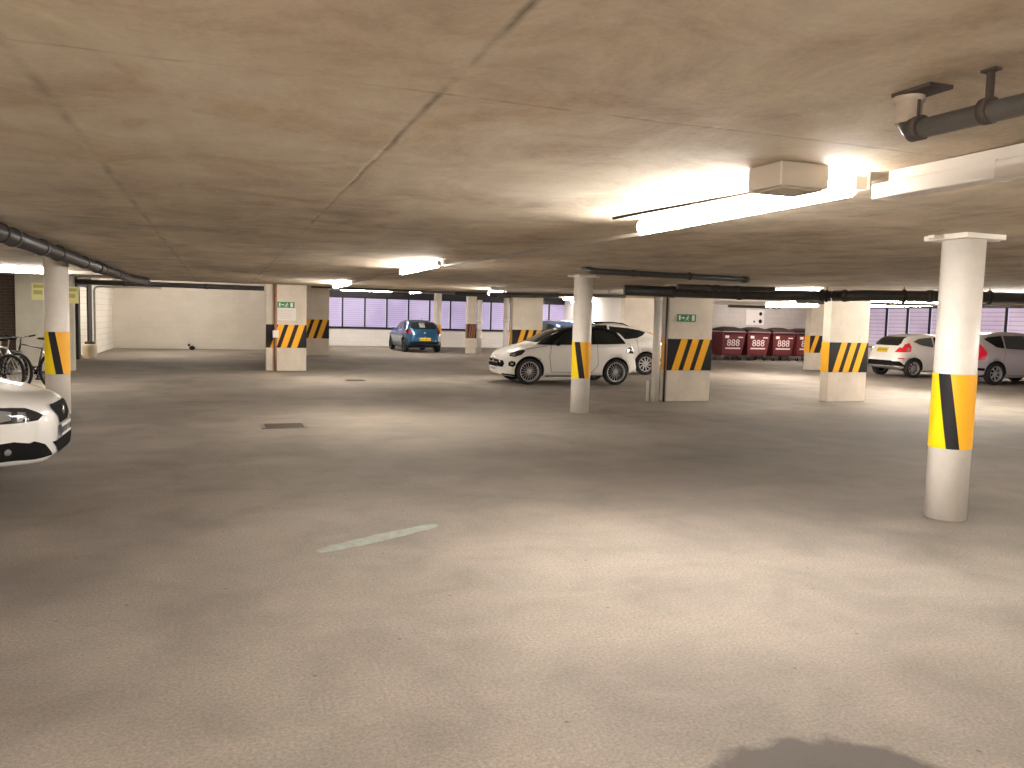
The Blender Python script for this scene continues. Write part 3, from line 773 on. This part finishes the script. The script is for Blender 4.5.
    def seams(s, lines, front=(), rear=()):
        mb = MB()
        for v in ('R', 'L'):
            for l in lines: s.ribbon(mb, v, l)
        for l in front: s.ribbon(mb, 'F', l)
        for l in rear: s.ribbon(mb, 'B', l)
        mb.build('panel_gap', M_SEAM, s.root)
    def wheels(s, spokes=10, m=M_ALLOY, style='thin', rim=.70):
        sp = s.sp; W = sp['W']/2; r = sp['r']; rr = r*rim; first = None
        for t in sp['axles']:
            for sy in (1, -1):
                w = bpy.data.objects.new('wheel', None) if False else None
                if first is None:
                    T = MB(); T.lathe([(rr, -.09), (r*.93, -.10), (r*.99, -.075), (r, -.03), (r, .03), (r*.99, .075), (r*.93, .10), (rr, .09)], 40, 'y', closed=True)
                    first = T.build('wheel', M_TYRE, s.root); w = first
                    R = MB(); R.lathe([(rr*1.01, -.085), (rr*1.01, .088), (rr*.93, .092), (rr*.90, .06), (rr*.90, -.085)], 40, 'y', closed=True)
                    R.lathe([(0, .055), (rr*.2, .06), (rr*.24, .035), (0, .03)], 20, 'y')
                    for k in range(spokes):
                        a = 2*PI*k/spokes; M = Matrix.Rotation(-a, 4, 'Y')
                        wd = {'thin': .009, 'mid': .035, 'wide': .06}[style]
                        if style == 'wide':
                            R.box((rr*.55, .05, 0), (rr*.78, .03, wd), M)
                        else:
                            R.box((rr*.56, .05, wd*.9), (rr*.76, .028, wd), M @ Matrix.Rotation(.05, 4, 'Y'))
                    ro = R.build('rim', m, w)
                    D = MB(); D.lathe([(0, .0), (rr*.9, .0), (rr*.9, -.02), (0, -.02)], 24, 'y'); D.build('brake_disc', M_WELL, w)
                    w.location = (s.X(t), sy*(W-.105), r); 
                else:
                    w = copy_tree(first, s.root); w.location = (s.X(t), sy*(W-.105), r)
                w.rotation_euler = (0, 0, 0 if sy > 0 else PI)
    def mirrors(s, t, z, m=None):
        for v, sy in (('L', 1), ('R', -1)):
            p = s.cast(v, t, z, 0)
            b = MB(); b.ellipsoid((p.x, p.y+sy*.10, p.z+.05), (.07, .11, .075)); b.tube([(p.x, p.y-sy*.01, p.z), (p.x, p.y+sy*.06, p.z+.03)], .025, 8)
            b.build('wing_mirror', m or s.paint, s.root)
    def handles(s, tz, m=None):
        for t, z in tz:
            for v, sy in (('L', 1), ('R', -1)):
                p = s.cast(v, t, z, .012)
                MB().box(p, (.17, .025, .03)).build('door_handle', m or s.paint, s.root, .006)
    def plate(s, view, z, m, w=.52, blue=False, h=.11, y=0, off=.012):
        o = s.patch('number_plate', view, [(y-w/2, z-h/2), (y+w/2, z-h/2), (y+w/2, z+h/2), (y-w/2, z+h/2)], m, off=off)
        sg = -1 if view == 'B' else 1
        g = MB()
        for i in range(7):
            c = y-.19*w/.52+i*.065*w/.52+(.02 if i > 3 else 0)
            p = s.cast(view, c, z, off+.004)
            g.box(p, (.002, .022, .055))
        g.build('plate_characters', M_BLACK, o)
        if blue: s.patch('plate_band', view, [(y-sg*w/2, z-h/2), (y-sg*(w/2-.05), z-h/2), (y-sg*(w/2-.05), z+h/2), (y-sg*w/2, z+h/2)][::sg], M_PLATEB, off=off+.004, parent=o)
        return o
    def emblem(s, view, y, z, r=.05, m=M_CHROME):
        p = s.cast(view, y, z, .008)
        MB().lathe([(r, -.008), (r, .008), (r*.75, .012), (0, .012)] if view == 'F' else [(r, .008), (r, -.008), (r*.75, -.012), (0, -.012)], 20, 'x', p).build('emblem', m, s.root)

def std_plan(L, nose=.60, tail=.72):
    return [(0, nose), (.04, nose+.10), (.12, nose+.20), (.28, .91), (.5, .965), (.9, .99), (1.5, 1), (L-1.0, 1), (L-.5, .965), (L-.22, .91), (L-.08, tail+.10), (L, tail)]

# --- near white car (left foreground)
ib = dict(L=4.05, W=1.70, r=.305, axles=(.84, 3.31), roofw=.98,
          plan=[(0, .44), (.03, .56), (.09, .69), (.2, .81), (.38, .91), (.6, .965), (.9, .99), (1.5, 1), (3.1, 1), (3.6, .96), (3.85, .90), (3.98, .8), (4.05, .72)],
          top=[(0, .62), (.03, .71), (.1, .78), (.25, .84), (.55, .92), (.9, .985), (1.15, 1.02), (1.35, 1.08), (1.95, 1.38), (2.3, 1.44), (3.0, 1.425), (3.45, 1.36), (3.72, 1.16), (3.9, .96), (4.0, .86), (4.05, .62)],
          bottom=[(0, .30), (.08, .24), (.4, .225), (1, .20), (3.2, .18), (3.8, .24), (4.05, .34)],
          belt=[(0, .57), (.1, .68), (.3, .75), (.7, .85), (1.2, .94), (2.0, .93), (3.2, .98), (3.7, .96), (4.05, .56)])
car = Car('parked_car', 'white hatchback whose bonnet juts in at the left edge, beside the round column', ib, M_WHITECAR, (0, 0, 0), 0)
CAR_IB = car
car.patch('windscreen', 'F', [(-.56, 1.04), (.56, 1.04), (.48, 1.36), (-.48, 1.36)], M_GLASS)
car.patch('rear_window', 'B', [(-.52, 1.02), (.52, 1.02), (.44, 1.32), (-.44, 1.32)], M_GLASS)
car.both('side_window', [(1.45, .98), (2.55, .99), (2.55, 1.33), (2.0, 1.33)], M_GLASS)
car.both('side_window', [(2.62, .99), (3.5, 1.05), (3.2, 1.31), (2.62, 1.33)], M_GLASS)
for sg in (-1, 1):
    hl = car.patch('headlight', 'F', [(sg*.52, .665), (sg*.58, .625), (sg*.70, .615), (sg*.80, .65), (sg*.832, .72), (sg*.825, .76), (sg*.76, .755), (sg*.62, .735)][::sg], M_HEADDARK, off=.006, mx=.03)
for sg, v in ((-1, 'R'), (1, 'L')):
    car.patch('headlight', v, [(.19, .645), (.24, .615), (.42, .615), (.66, .70), (.84, .815), (.74, .81), (.45, .765), (.21, .725)], M_HEADDARK, off=.007, mx=.03)
    car.patch('headlight_reflector', v, [(.27, .645), (.34, .63), (.44, .65), (.46, .715), (.36, .73), (.27, .71)], M_LIGHTG, off=.011, mx=.02)
    car.patch('headlight_reflector', v, [(.17, .66), (.23, .64), (.23, .71), (.18, .70)], M_LIGHTG, off=.011, mx=.02)
gr = car.patch('grille', 'F', [(-.18, .55), (.18, .55), (.34, .70), (.31, .73), (-.31, .73), (-.34, .70)], M_BLACK, off=.008, mx=.04)
car.emblem('F', 0, .65, .045)
car.patch('lower_grille', 'F', [(-.28, .29), (.28, .29), (.44, .415), (-.44, .415)], M_BLACK, off=.007, mx=.04)
for sg, v in ((-1, 'R'), (1, 'L')):
    car.patch('fog_recess', 'F', [(sg*.53, .41), (sg*.42, .30), (sg*.60, .29), (sg*.72, .30), (sg*.72, .40), (sg*.62, .45)][::-sg], M_BLACK, off=.007, mx=.03)
    car.patch('fog_recess', v, [(.12, .305), (.56, .285), (.52, .37), (.40, .445), (.25, .46), (.12, .43)], M_BLACK, off=.0075, mx=.03)
    p = car.cast(v, .30, .375, .005); MB().ellipsoid(p, (.035, .012, .03)).build('fog_lamp', M_LIGHTG, car.root)
car.plate('F', .485, M_PLATEW, blue=True, off=.022)
car.both('tail_light', [(3.72, .72), (4.0, .72), (3.98, .92), (3.72, .90)], M_RED)
car.plate('B', .62, M_PLATEY)
car.both('sill_trim', [(1.25, .20), (2.9, .20), (2.9, .25), (1.25, .25)], M_BLACK, off=.004)
car.seams([[(1.3, .93), (1.32, .5), (1.45, .26), (2.5, .26), (2.72, .5), (2.72, .95)], [(.62, .80), (1.2, .92)]])
car.wheels(10, M_ALLOY, 'mid'); car.mirrors(1.55, .99); car.handles([(2.5, .82)])
car.root.location = (-1.40-ib['L']/2, 8.42, 0); car.root.rotation_euler = (0, 0, 0)

# --- white three-door hatchback with black roof line
ad = dict(L=3.70, W=1.72, r=.325, axles=(.715, 3.03), roofw=.97,
          plan=std_plan(3.70, .52, .66),
          top=[(0, .54), (.03, .66), (.10, .76), (.25, .845), (.5, .93), (.72, .985), (.84, 1.015), (.98, 1.08), (1.62, 1.38), (2.05, 1.465), (2.5, 1.475), (2.95, 1.42), (3.2, 1.34), (3.42, 1.14), (3.6, .94), (3.68, .80), (3.70, .58)],
          bottom=[(0, .30), (.06, .22), (.35, .18), (1, .19), (2.7, .19), (3.3, .24), (3.70, .34)],
          belt=[(0, .50), (.08, .68), (.3, .78), (.7, .90), (1.1, .965), (2.2, 1.0), (3.1, 1.04), (3.4, 1.0), (3.6, .82), (3.70, .50)])
car = Car('parked_car', 'white three-door hatchback with dark roof pillars parked broadside behind the round column', ad, M_WHITECAR, (0, 0, 0), 0)
car.patch('windscreen', 'F', [(-.60, 1.05), (.60, 1.05), (.52, 1.39), (-.52, 1.39)], M_GLASS)
car.patch('rear_window', 'B', [(-.52, 1.06), (.52, 1.06), (.42, 1.35), (-.42, 1.35)], M_GLASS)
car.patch('roof_panel', 'T', [(1.55, -.56), (1.9, -.62), (3.1, -.60), (3.3, -.5), (3.3, .5), (3.1, .60), (1.9, .62), (1.55, .56)], M_BLACK, off=.004)
car.both('pillar_trim', [(.90, .985), (1.3, .985), (3.30, 1.045), (3.26, 1.12), (3.05, 1.36), (2.6, 1.43), (2.0, 1.43), (1.58, 1.34), (1.2, 1.16)], M_BLACK, off=.014, mx=.05)
for v in ('L', 'R'):
    car.patch('door_window', v, [(1.30, 1.015), (2.38, 1.03), (2.38, 1.37), (2.05, 1.39), (1.70, 1.32)], M_GLASS, off=.02)
    car.patch('quarter_window', v, [(2.45, 1.035), (3.15, 1.06), (2.98, 1.27), (2.7, 1.36), (2.45, 1.375)], M_GLASS, off=.02)
    car.patch('headlight', v, [(.22, .70), (.34, .68), (.50, .74), (.60, .83), (.56, .86), (.42, .83), (.24, .76)], M_HEADDARK, off=.007, mx=.03)
    car.patch('headlight_reflector', v, [(.25, .715), (.34, .70), (.36, .77), (.26, .75)], M_LIGHTG, off=.011, mx=.03)
    car.patch('fog_recess', v, [(.20, .46), (.30, .43), (.36, .48), (.35, .56), (.26, .585), (.20, .54)], M_BLACK, off=.007, mx=.03)
    car.patch('fog_lamp', v, [(.24, .49), (.30, .48), (.31, .53), (.25, .54)], M_LIGHTG, off=.011, mx=.03)
    car.patch('tail_light', v, [(3.30, .82), (3.52, .80), (3.55, .93), (3.42, .97), (3.30, .93)], M_HEADDARK, off=.007, mx=.03)
gr = car.patch('grille', 'F', [(-.40, .42), (.40, .42), (.50, .52), (.44, .60), (-.44, .60), (-.50, .52)], M_BLACK, off=.008, mx=.04)
car.patch('grille', 'R', [(.0, .43), (.09, .42), (.10, .58), (.0, .60)], M_BLACK, off=.008); car.patch('grille', 'L', [(.0, .43), (.09, .42), (.12, .50), (.10, .58), (.0, .60)], M_BLACK, off=.008)
car.patch('chrome_bar', 'F', [(-.42, .515), (.42, .515), (.42, .545), (-.42, .545)], M_CHROME, off=.014)
car.both('front_lip', [(.02, .24), (.5, .20), (.5, .23), (.02, .27)], M_BLACK, off=.006)
car.emblem('F', 0, .57, .06); car.plate('F', .36, M_PLATEW); car.plate('B', .66, M_PLATEY)
car.seams([[(1.28, 1.0), (1.22, .7), (1.28, .32), (2.35, .30), (2.52, .5), (2.50, 1.02)], [(.62, .87), (1.15, .97)], [(.98, .66), (.98, .45)]])
car.both('side_trim', [(1.15, .20), (2.7, .21), (2.7, .245), (1.15, .235)], M_BLACK, off=.006)
car.wheels(18, M_ALLOY, 'thin', rim=.76); car.mirrors(1.42, 1.0, M_BLACK); car.handles([(2.33, .90)])
CAR_AD = car
front = Vector(atz(528, 384, 0)); rear = Vector(atz(617, 385.4, 0)); d = (front-rear).normalized()
d = Vector((-1, .07)).normalized(); rz = math.atan2(d.y, d.x); nrm = Vector((d.y, -d.x))       # away from the camera: right-hand side of the heading
mid = (front+rear)/2; wbm = sum(ad['axles'])/2
ctr = mid+nrm*(ad['W']/2-.05)+d*(wbm-ad['L']/2)
car.root.location = (ctr.x, ctr.y, 0); car.root.rotation_euler = (0, 0, rz)

# --- white people carrier behind it
mv = dict(L=4.37, W=1.80, r=.335, axles=(.9, 3.60), roofw=.99,
          plan=std_plan(4.37, .55, .76),
          top=[(0, .60), (.04, .74), (.15, .83), (.4, .94), (.8, 1.03), (1.0, 1.08), (1.7, 1.46), (2.1, 1.59), (2.6, 1.62), (3.4, 1.58), (3.9, 1.50), (4.12, 1.36), (4.28, 1.08), (4.35, .9), (4.37, .66)],
          bottom=[(0, .30), (.08, .22), (.4, .19), (3.4, .19), (4.0, .26), (4.37, .38)],
          belt=[(0, .54), (.1, .72), (.4, .86), (1, .98), (2.4, 1.02), (3.7, 1.10), (4.1, 1.08), (4.3, .8), (4.37, .56)])
mv2 = dict(mv); mv2['top'] = [(0, .60), (.04, .74), (.15, .83), (.4, .94), (.8, 1.03), (1.0, 1.08), (1.7, 1.44), (2.1, 1.55), (2.5, 1.58), (3.0, 1.53), (3.6, 1.38), (4.0, 1.24), (4.2, 1.12), (4.33, .94), (4.37, .66)]
mv2['belt'] = [(0, .54), (.1, .72), (.4, .86), (1, .98), (2.4, 1.02), (3.4, 1.10), (4.0, 1.08), (4.25, .8), (4.37, .56)]
def people_carrier(label, paint, wheelm, spokes, style, rails=False):
    car = Car('parked_car', label, mv2 if rails else mv, paint, (0, 0, 0), 0)
    car.patch('windscreen', 'F', [(-.64, 1.12), (.64, 1.12), (.56, 1.51), (-.56, 1.51)], M_GLASS)
    car.patch('rear_window', 'B', [(-.58, 1.08), (.58, 1.08), (.50, 1.42), (-.50, 1.42)], M_GLASS)
    for v in ('L', 'R'):
        car.patch('front_window', v, [(1.40, 1.05), (2.35, 1.07), (2.35, 1.50), (1.92, 1.49)], M_GLASS, off=.006)
        if not rails: car.patch('rear_door_window', v, [(2.42, 1.07), (3.25, 1.10), (3.25, 1.485), (2.42, 1.50)], M_GLASSL if rails is False else M_GLASS, off=.006)
        if rails: car.patch('quarter_window', v, [(2.42, 1.08), (3.0, 1.09), (3.3, 1.13), (3.5, 1.22), (3.62, 1.31), (3.4, 1.37), (3.0, 1.43), (2.42, 1.47)], M_GLASS, off=.006)
        else: car.patch('quarter_window', v, [(3.31, 1.11), (3.60, 1.14), (3.86, 1.30), (3.95, 1.38), (3.8, 1.44), (3.31, 1.485)], M_GLASS, off=.006)
        car.patch('headlight', v, [(.12, .70), (.3, .68), (.62, .82), (.66, .88), (.3, .80)], M_HEADDARK, off=.006, mx=.04)
    car.patch('grille', 'F', [(-.5, .42), (.5, .42), (.55, .66), (-.55, .66)], M_BLACK)
    car.plate('F', .36, M_PLATEW); car.emblem('F', 0, .68); car.emblem('B', 0, .98)
    for v in ('L', 'R'):
        car.patch('tail_light', v, [(4.02, .76), (4.30, .74), (4.31, .95), (4.20, 1.16), (4.10, 1.22), (4.08, 1.05), (3.95, .95)] if not rails else [(4.12, .88), (4.32, .86), (4.28, 1.08), (4.16, 1.1)], M_RED, off=.007, mx=.04)
    for sg in (-1, 1):
        car.patch('tail_light', 'B', [(sg*.60, .76), (sg*.80, .76), (sg*.74, 1.15), (sg*.66, 1.15)][::sg], M_RED, off=.008, mx=.04)
    car.plate('B', .70, M_PLATEY)
    car.seams([[(1.3, 1.0), (1.25, .6), (1.4, .30), (2.30, .28), (2.38, 1.06)], [(2.38, .28), (3.15, .30), (3.36, .62), (3.28, 1.1)]])
    car.both('bumper_strip', [(4.0, .42), (4.33, .44), (4.33, .52), (4.0, .50)], M_BLACK, off=.004)
    if rails:
        for sy in (-1, 1):
            mb = MB(); P = []
            for t in (1.8, 1.95, 2.3, 2.6, 2.9, 3.1):
                p = car.cast('T', t, sy*.56, .0); p.z += .045 if 1.9 < t < 3.0 else .0; P.append(p)
            mb.tube(P, .018, 8).build('roof_rail', M_BLACK, car.root)
    car.wheels(spokes, wheelm, style); car.mirrors(1.5, 1.05); car.handles([(2.2, .92), (3.05, .95)])
    return car
def place_by_rear_wheel(car, sp, px, py, rz, side):
    """side: +1 when the car's left side faces the camera, -1 for its right side"""
    x, y = atz(px, py, 0); d = Vector((math.cos(rz), math.sin(rz))); left = Vector((-d.y, d.x))
    c = Vector((x, y))-left*side*(sp['W']/2-.10)+d*(sp['axles'][1]-sp['L']/2)
    car.root.location = (c.x, c.y, 0); car.root.rotation_euler = (0, 0, rz)
car = people_carrier('white people carrier with roof rails parked behind the three-door hatchback', M_WHITECAR, M_ALLOY, 10, 'mid', rails=True)
place_by_rear_wheel(car, mv, 644.5, 374.8, math.radians(173), 1)
car = people_carrier('silver grey people carrier with red tail light behind the nearest round column', M_SILVERCAR, M_ALLOY, 7, 'mid')
place_by_rear_wheel(car, mv, 993, 384.8, math.radians(-3), -1)
car = people_carrier('dark blue car mostly hidden behind the white people carrier', M_NAVYCAR, M_ALLOY, 10, 'mid')
p = atz(553, 364, 0); car.root.location = (p[0]+.3, p[1]+.6, 0); car.root.rotation_euler = (0, 0, math.radians(88))

# --- small hatchback body used for the white and blue ones
fi = dict(L=3.95, W=1.72, r=.31, axles=(.80, 3.29), roofw=.97,
          plan=std_plan(3.95, .55, .70),
          top=[(0, .58), (.04, .70), (.15, .79), (.4, .89), (.8, .98), (1.0, 1.02), (1.15, 1.09), (1.75, 1.38), (2.1, 1.46), (2.5, 1.475), (3.1, 1.43), (3.42, 1.36), (3.6, 1.24), (3.78, 1.02), (3.88, .90), (3.95, .62)],
          bottom=[(0, .30), (.08, .21), (.4, .18), (3.0, .18), (3.6, .25), (3.95, .36)],
          belt=[(0, .54), (.1, .68), (.4, .80), (1.1, .93), (2.2, .97), (3.2, 1.06), (3.55, 1.03), (3.8, .80), (3.95, .54)])
def hatch(label, paint, doors=3, tailm=M_RED, loc=(0, 0, 0)):
    car = Car('parked_car', label, fi, paint, (0, 0, 0), 0)
    car.patch('windscreen', 'F', [(-.58, 1.06), (.58, 1.06), (.50, 1.39), (-.50, 1.39)], M_GLASS)
    car.patch('rear_window', 'B', [(-.54, 1.06), (-.60, 1.14), (-.50, 1.36), (.50, 1.36), (.60, 1.14), (.54, 1.06)], M_GLASS)
    for v in ('L', 'R'):
        if doors == 3:
            car.patch('door_window', v, [(1.42, 1.0), (2.45, 1.01), (2.45, 1.36), (1.95, 1.37)], M_GLASS, off=.007)
            car.patch('quarter_window', v, [(2.52, 1.02), (3.02, 1.09), (3.28, 1.20), (3.05, 1.30), (2.52, 1.36)], M_GLASSL, off=.007)
        else:
            car.patch('front_window', v, [(1.42, 1.0), (2.28, 1.01), (2.28, 1.37), (1.95, 1.37)], M_GLASS, off=.007)
            car.patch('rear_door_window', v, [(2.35, 1.01), (3.10, 1.08), (2.98, 1.31), (2.35, 1.37)], M_GLASS, off=.007)
        car.patch('headlight', v, [(.14, .66), (.3, .64), (.66, .80), (.7, .86), (.3, .77)], M_LIGHTG, off=.006, mx=.04)
        car.patch('tail_light', v, [(3.44, .86), (3.74, .84), (3.72, .95), (3.60, 1.10), (3.44, 1.16), (3.40, 1.03)], tailm, off=.008, mx=.03)
        car.patch('tail_reflector', v, [(3.48, .88), (3.60, .87), (3.56, .99), (3.46, 1.0)], M_LIGHTG, off=.012, mx=.03)
    for sg in (-1, 1):
        car.patch('tail_light', 'B', [(sg*.56, .84), (sg*.76, .84), (sg*.74, 1.0), (sg*.62, 1.0)][::sg], tailm, off=.009, mx=.04)
    car.patch('grille', 'F', [(-.45, .40), (.45, .40), (.52, .58), (-.52, .58)], M_BLACK)
    car.plate('F', .62, M_PLATEW); car.emblem('F', 0, .70, .04)
    return car
car = hatch('white hatchback with yellow rear plate between the taped pillar and the nearest round column', M_WHITECAR)
car.plate('B', .90, M_PLATEY, h=.15)
car.patch('rear_bumper_insert', 'B', [(-.62, .38), (.62, .38), (.66, .52), (.5, .56), (-.5, .56), (-.66, .52)], M_BLACK, off=.006)
car.both('rear_bumper_insert', [(3.62, .36), (3.95, .40), (3.95, .54), (3.80, .54), (3.62, .40)], M_BLACK, off=.006)
car.both('bumper_reflector', [(3.66, .62), (3.84, .62), (3.84, .66), (3.66, .65)], M_RED, off=.006)
car.seams([[(1.28, .96), (1.25, .6), (1.38, .30), (2.4, .28), (2.56, .5), (2.5, 1.0)]]); car.wheels(8, M_ALLOY, 'mid'); car.mirrors(1.46, .98); car.handles([(2.36, .88)])
place_by_rear_wheel(car, fi, 911.5, 377.6, math.radians(-5), -1)
car = hatch('blue hatchback seen from behind, parked at the lilac windows', M_BLUECAR, 5, mat('dark_red_lens', (.16, .01, .02), .15, coat=1))
car.plate('B', .60, M_PLATEY, h=.13); car.emblem('B', 0, .88, .05); car.emblem('B', 0, .70, .03)
car.patch('rear_bumper_insert', 'B', [(-.66, .38), (.66, .38), (.66, .50), (-.66, .50)], M_BLACK, off=.006)
s_ = car.patch('window_sticker', 'B', [(-.06, 1.12), (.20, 1.12), (.20, 1.33), (-.06, 1.33)], mat('sticker_grey', (.25, .27, .27), .5), off=.012)
p = car.cast('T', 3.25, 0, 0); MB().tube([p, p+Vector((-.08, 0, .16))], .008, 6).build('aerial', M_BLACK, car.root)
car.seams([[(1.28, .96), (1.25, .6), (1.38, .30), (2.25, .28), (2.32, 1.0)], [(2.35, .28), (2.85, .3), (3.08, .62), (3.1, 1.05)]]); car.wheels(8, M_ALLOYDARK, 'mid'); car.mirrors(1.46, .98); car.handles([(2.1, .88), (2.85, .90)])
a = Vector(atz(404.5, 351.6, 0)); b = Vector(atz(437.5, 352.3, 0)); m_ = (a+b)/2
hd = math.radians(92)
dv = Vector((math.cos(hd), math.sin(hd))); c = m_+dv*(fi['axles'][1]-fi['L']/2)
car.root.location = (c.x, c.y, 0); car.root.rotation_euler = (0, 0, hd)

# ------------------------------------------------------------------ bicycles (front wheel at +x)
def bicycle(label, frame, x, y, rz, lean=.08, red=False, scale=1.0):
    t = thing('bicycle', label, 'bicycle', (x, y, 0), rz); t.rotation_euler = (lean, 0, rz); t.scale = (scale,)*3
    R = .34
    for xw in (.53, -.50):
        w = MB(); w.lathe([(R+.026*math.cos(a), .026*math.sin(a)) for a in [2*PI*k/8 for k in range(8)]], 36, 'y', (xw, 0, R+.018), closed=True)
        wo = w.build('wheel', M_TYRE, t)
        s = MB(); s.lathe([(R-.02, -.01), (R-.02, .01), (R-.035, .01), (R-.035, -.01)], 36, 'y', (xw, 0, R+.018), closed=True)
        s.tube([(xw, -.04, R+.018), (xw, .04, R+.018)], .025, 10); s.build('rim', M_BIKES if frame is M_BIKES else M_ALLOYDARK, wo)
        s = MB()
        for k in range(16):
            a = 2*PI*k/16; s.tube([(xw, .02*(-1)**k, R+.018), (xw+math.cos(a)*(R-.03), 0, R+.018+math.sin(a)*(R-.03))], .0018, 4, cap=False)
        s.build('spokes', M_BIKES, wo)
    z = R+.018
    bb = (-.08, 0, z-.06); st = (-.24, 0, .82); ht = (.34, 0, .86); hb = (.38, 0, .74)
    f = MB(); f.tube([bb, st], .017); f.tube([(-.23, 0, .79), ht], .016); f.tube([bb, hb], .021); f.tube([ht, hb], .02)
    for sy in (-.05, .05):
        f.tube([bb, (-.50, sy, z)], .011); f.tube([(-.235, 0, .78), (-.50, sy, z)], .009)
    f.build('frame', frame, t)
    g = MB()
    for sy in (-.055, .055): g.tube([(.385, sy, .70), (.45, sy, .5), (.53, sy, z)], .013)
    g.tube([(.385, -.06, .71), (.385, .06, .71)], .016); g.build('fork', M_BIKE, t)
    h = MB(); h.tube([(.35, 0, .84), (.33, 0, .97), (.38, 0, .99)], .014)
    h.tube([(.34, -.31, 1.03), (.39, -.12, .995), (.39, .12, .995), (.34, .31, 1.03)], .012)
    ho = h.build('handlebar', M_BIKES if frame is M_BIKES else M_BIKE, t)
    for sy in (-1, 1): MB().tube([(.345, sy*.20, 1.01), (.33, sy*.32, 1.032)], .018).build('grip', M_BLACK, ho)
    s = MB(); s.tube([(-.24, 0, .80), (-.275, 0, .96)], .012); s.build('seat_post', M_BIKES, t)
    s = MB()
    s.ellipsoid((-.34, 0, .985), (.12, .075, .03)); s.ellipsoid((-.22, 0, .985), (.13, .03, .024)); s.build('saddle', M_BLACK, t)
    c = MB(); c.lathe([(.09, -.003), (.09, .003), (.075, .003), (.075, -.003)], 24, 'y', (bb[0], -.05, bb[2]), closed=True)
    c.tube([(bb[0], -.06, bb[2]), (bb[0]+.1, -.065, bb[2]-.13)], .010); c.tube([(bb[0], .06, bb[2]), (bb[0]-.1, .065, bb[2]+.13)], .010); c.tube([(bb[0], -.06, bb[2]), (bb[0], .06, bb[2])], .02)
    c.build('crankset', M_BLACK, t)
    for sx, sy in ((1, -1), (-1, 1)): MB().box((bb[0]+sx*.1, sy*.11, bb[2]-sx*.13), (.09, .08, .02)).build('pedal', M_BLACK, t)
    if red: MB().box((-.62, 0, .80), (.06, .14, .06)).build('red_light', M_RED, t); 
    return t
for (kk, off, fr, red, lab) in (
        (-3.2, 0, M_BIKE, False, 'dark bicycle at the left picture edge in front of the brown brick wall'),
        (-2.4, .36, M_BIKE, True, 'dark bicycle with a red rear light'),
        (-1.6, 0, M_BIKE, False, 'black bicycle between the one with the red light and the silver framed one'),
        (-.8, .36, M_BIKES, False, 'bicycle with a silver frame, second in the row from the round column'),
        (0, 0, M_BIKE, False, 'black bicycle nearest the round column, its rear hidden behind it')):
    bicycle(lab, fr, -3.50+.36*kk-.777*off, 18.1+.44*kk+.629*off, math.radians(141), .0, red)

# ------------------------------------------------------------------ world, camera, colour
w = bpy.data.worlds.new('World'); bpy.context.scene.world = w; w.use_nodes = True
w.node_tree.nodes['Background'].inputs[0].default_value = (.55, .55, .7, 1); w.node_tree.nodes['Background'].inputs[1].default_value = .6
cam = bpy.data.cameras.new('Camera'); co = bpy.data.objects.new('Camera', cam); C.objects.link(co)
cam.sensor_width = 36; cam.lens = FPX/1024*36; cam.clip_start = .02; cam.clip_end = 300
cy, sy = math.cos(YAW), math.sin(YAW); cp, sp_ = math.cos(PITCH), math.sin(PITCH); cr, sr = math.cos(ROLL), math.sin(ROLL)
r0 = Vector((cy, -sy, 0)); f0 = Vector((sy, cy, 0)); zz = Vector((0, 0, 1))
fwd = f0*cp-zz*sp_; up0 = f0*sp_+zz*cp
rt = r0*cr+up0*sr; up = -r0*sr+up0*cr
co.matrix_world = Matrix(((rt.x, up.x, -fwd.x, 0), (rt.y, up.y, -fwd.y, 0), (rt.z, up.z, -fwd.z, HC), (0, 0, 0, 1)))
bpy.context.scene.camera = co
sc = bpy.context.scene
sc.view_settings.view_transform = 'Standard'; sc.view_settings.look = 'None'; sc.view_settings.exposure = 1.35; sc.view_settings.gamma = 1.0
sc.cycles.max_bounces = 10; sc.cycles.diffuse_bounces = 6; sc.cycles.sample_clamp_indirect = 6; sc.cycles.use_denoising = True
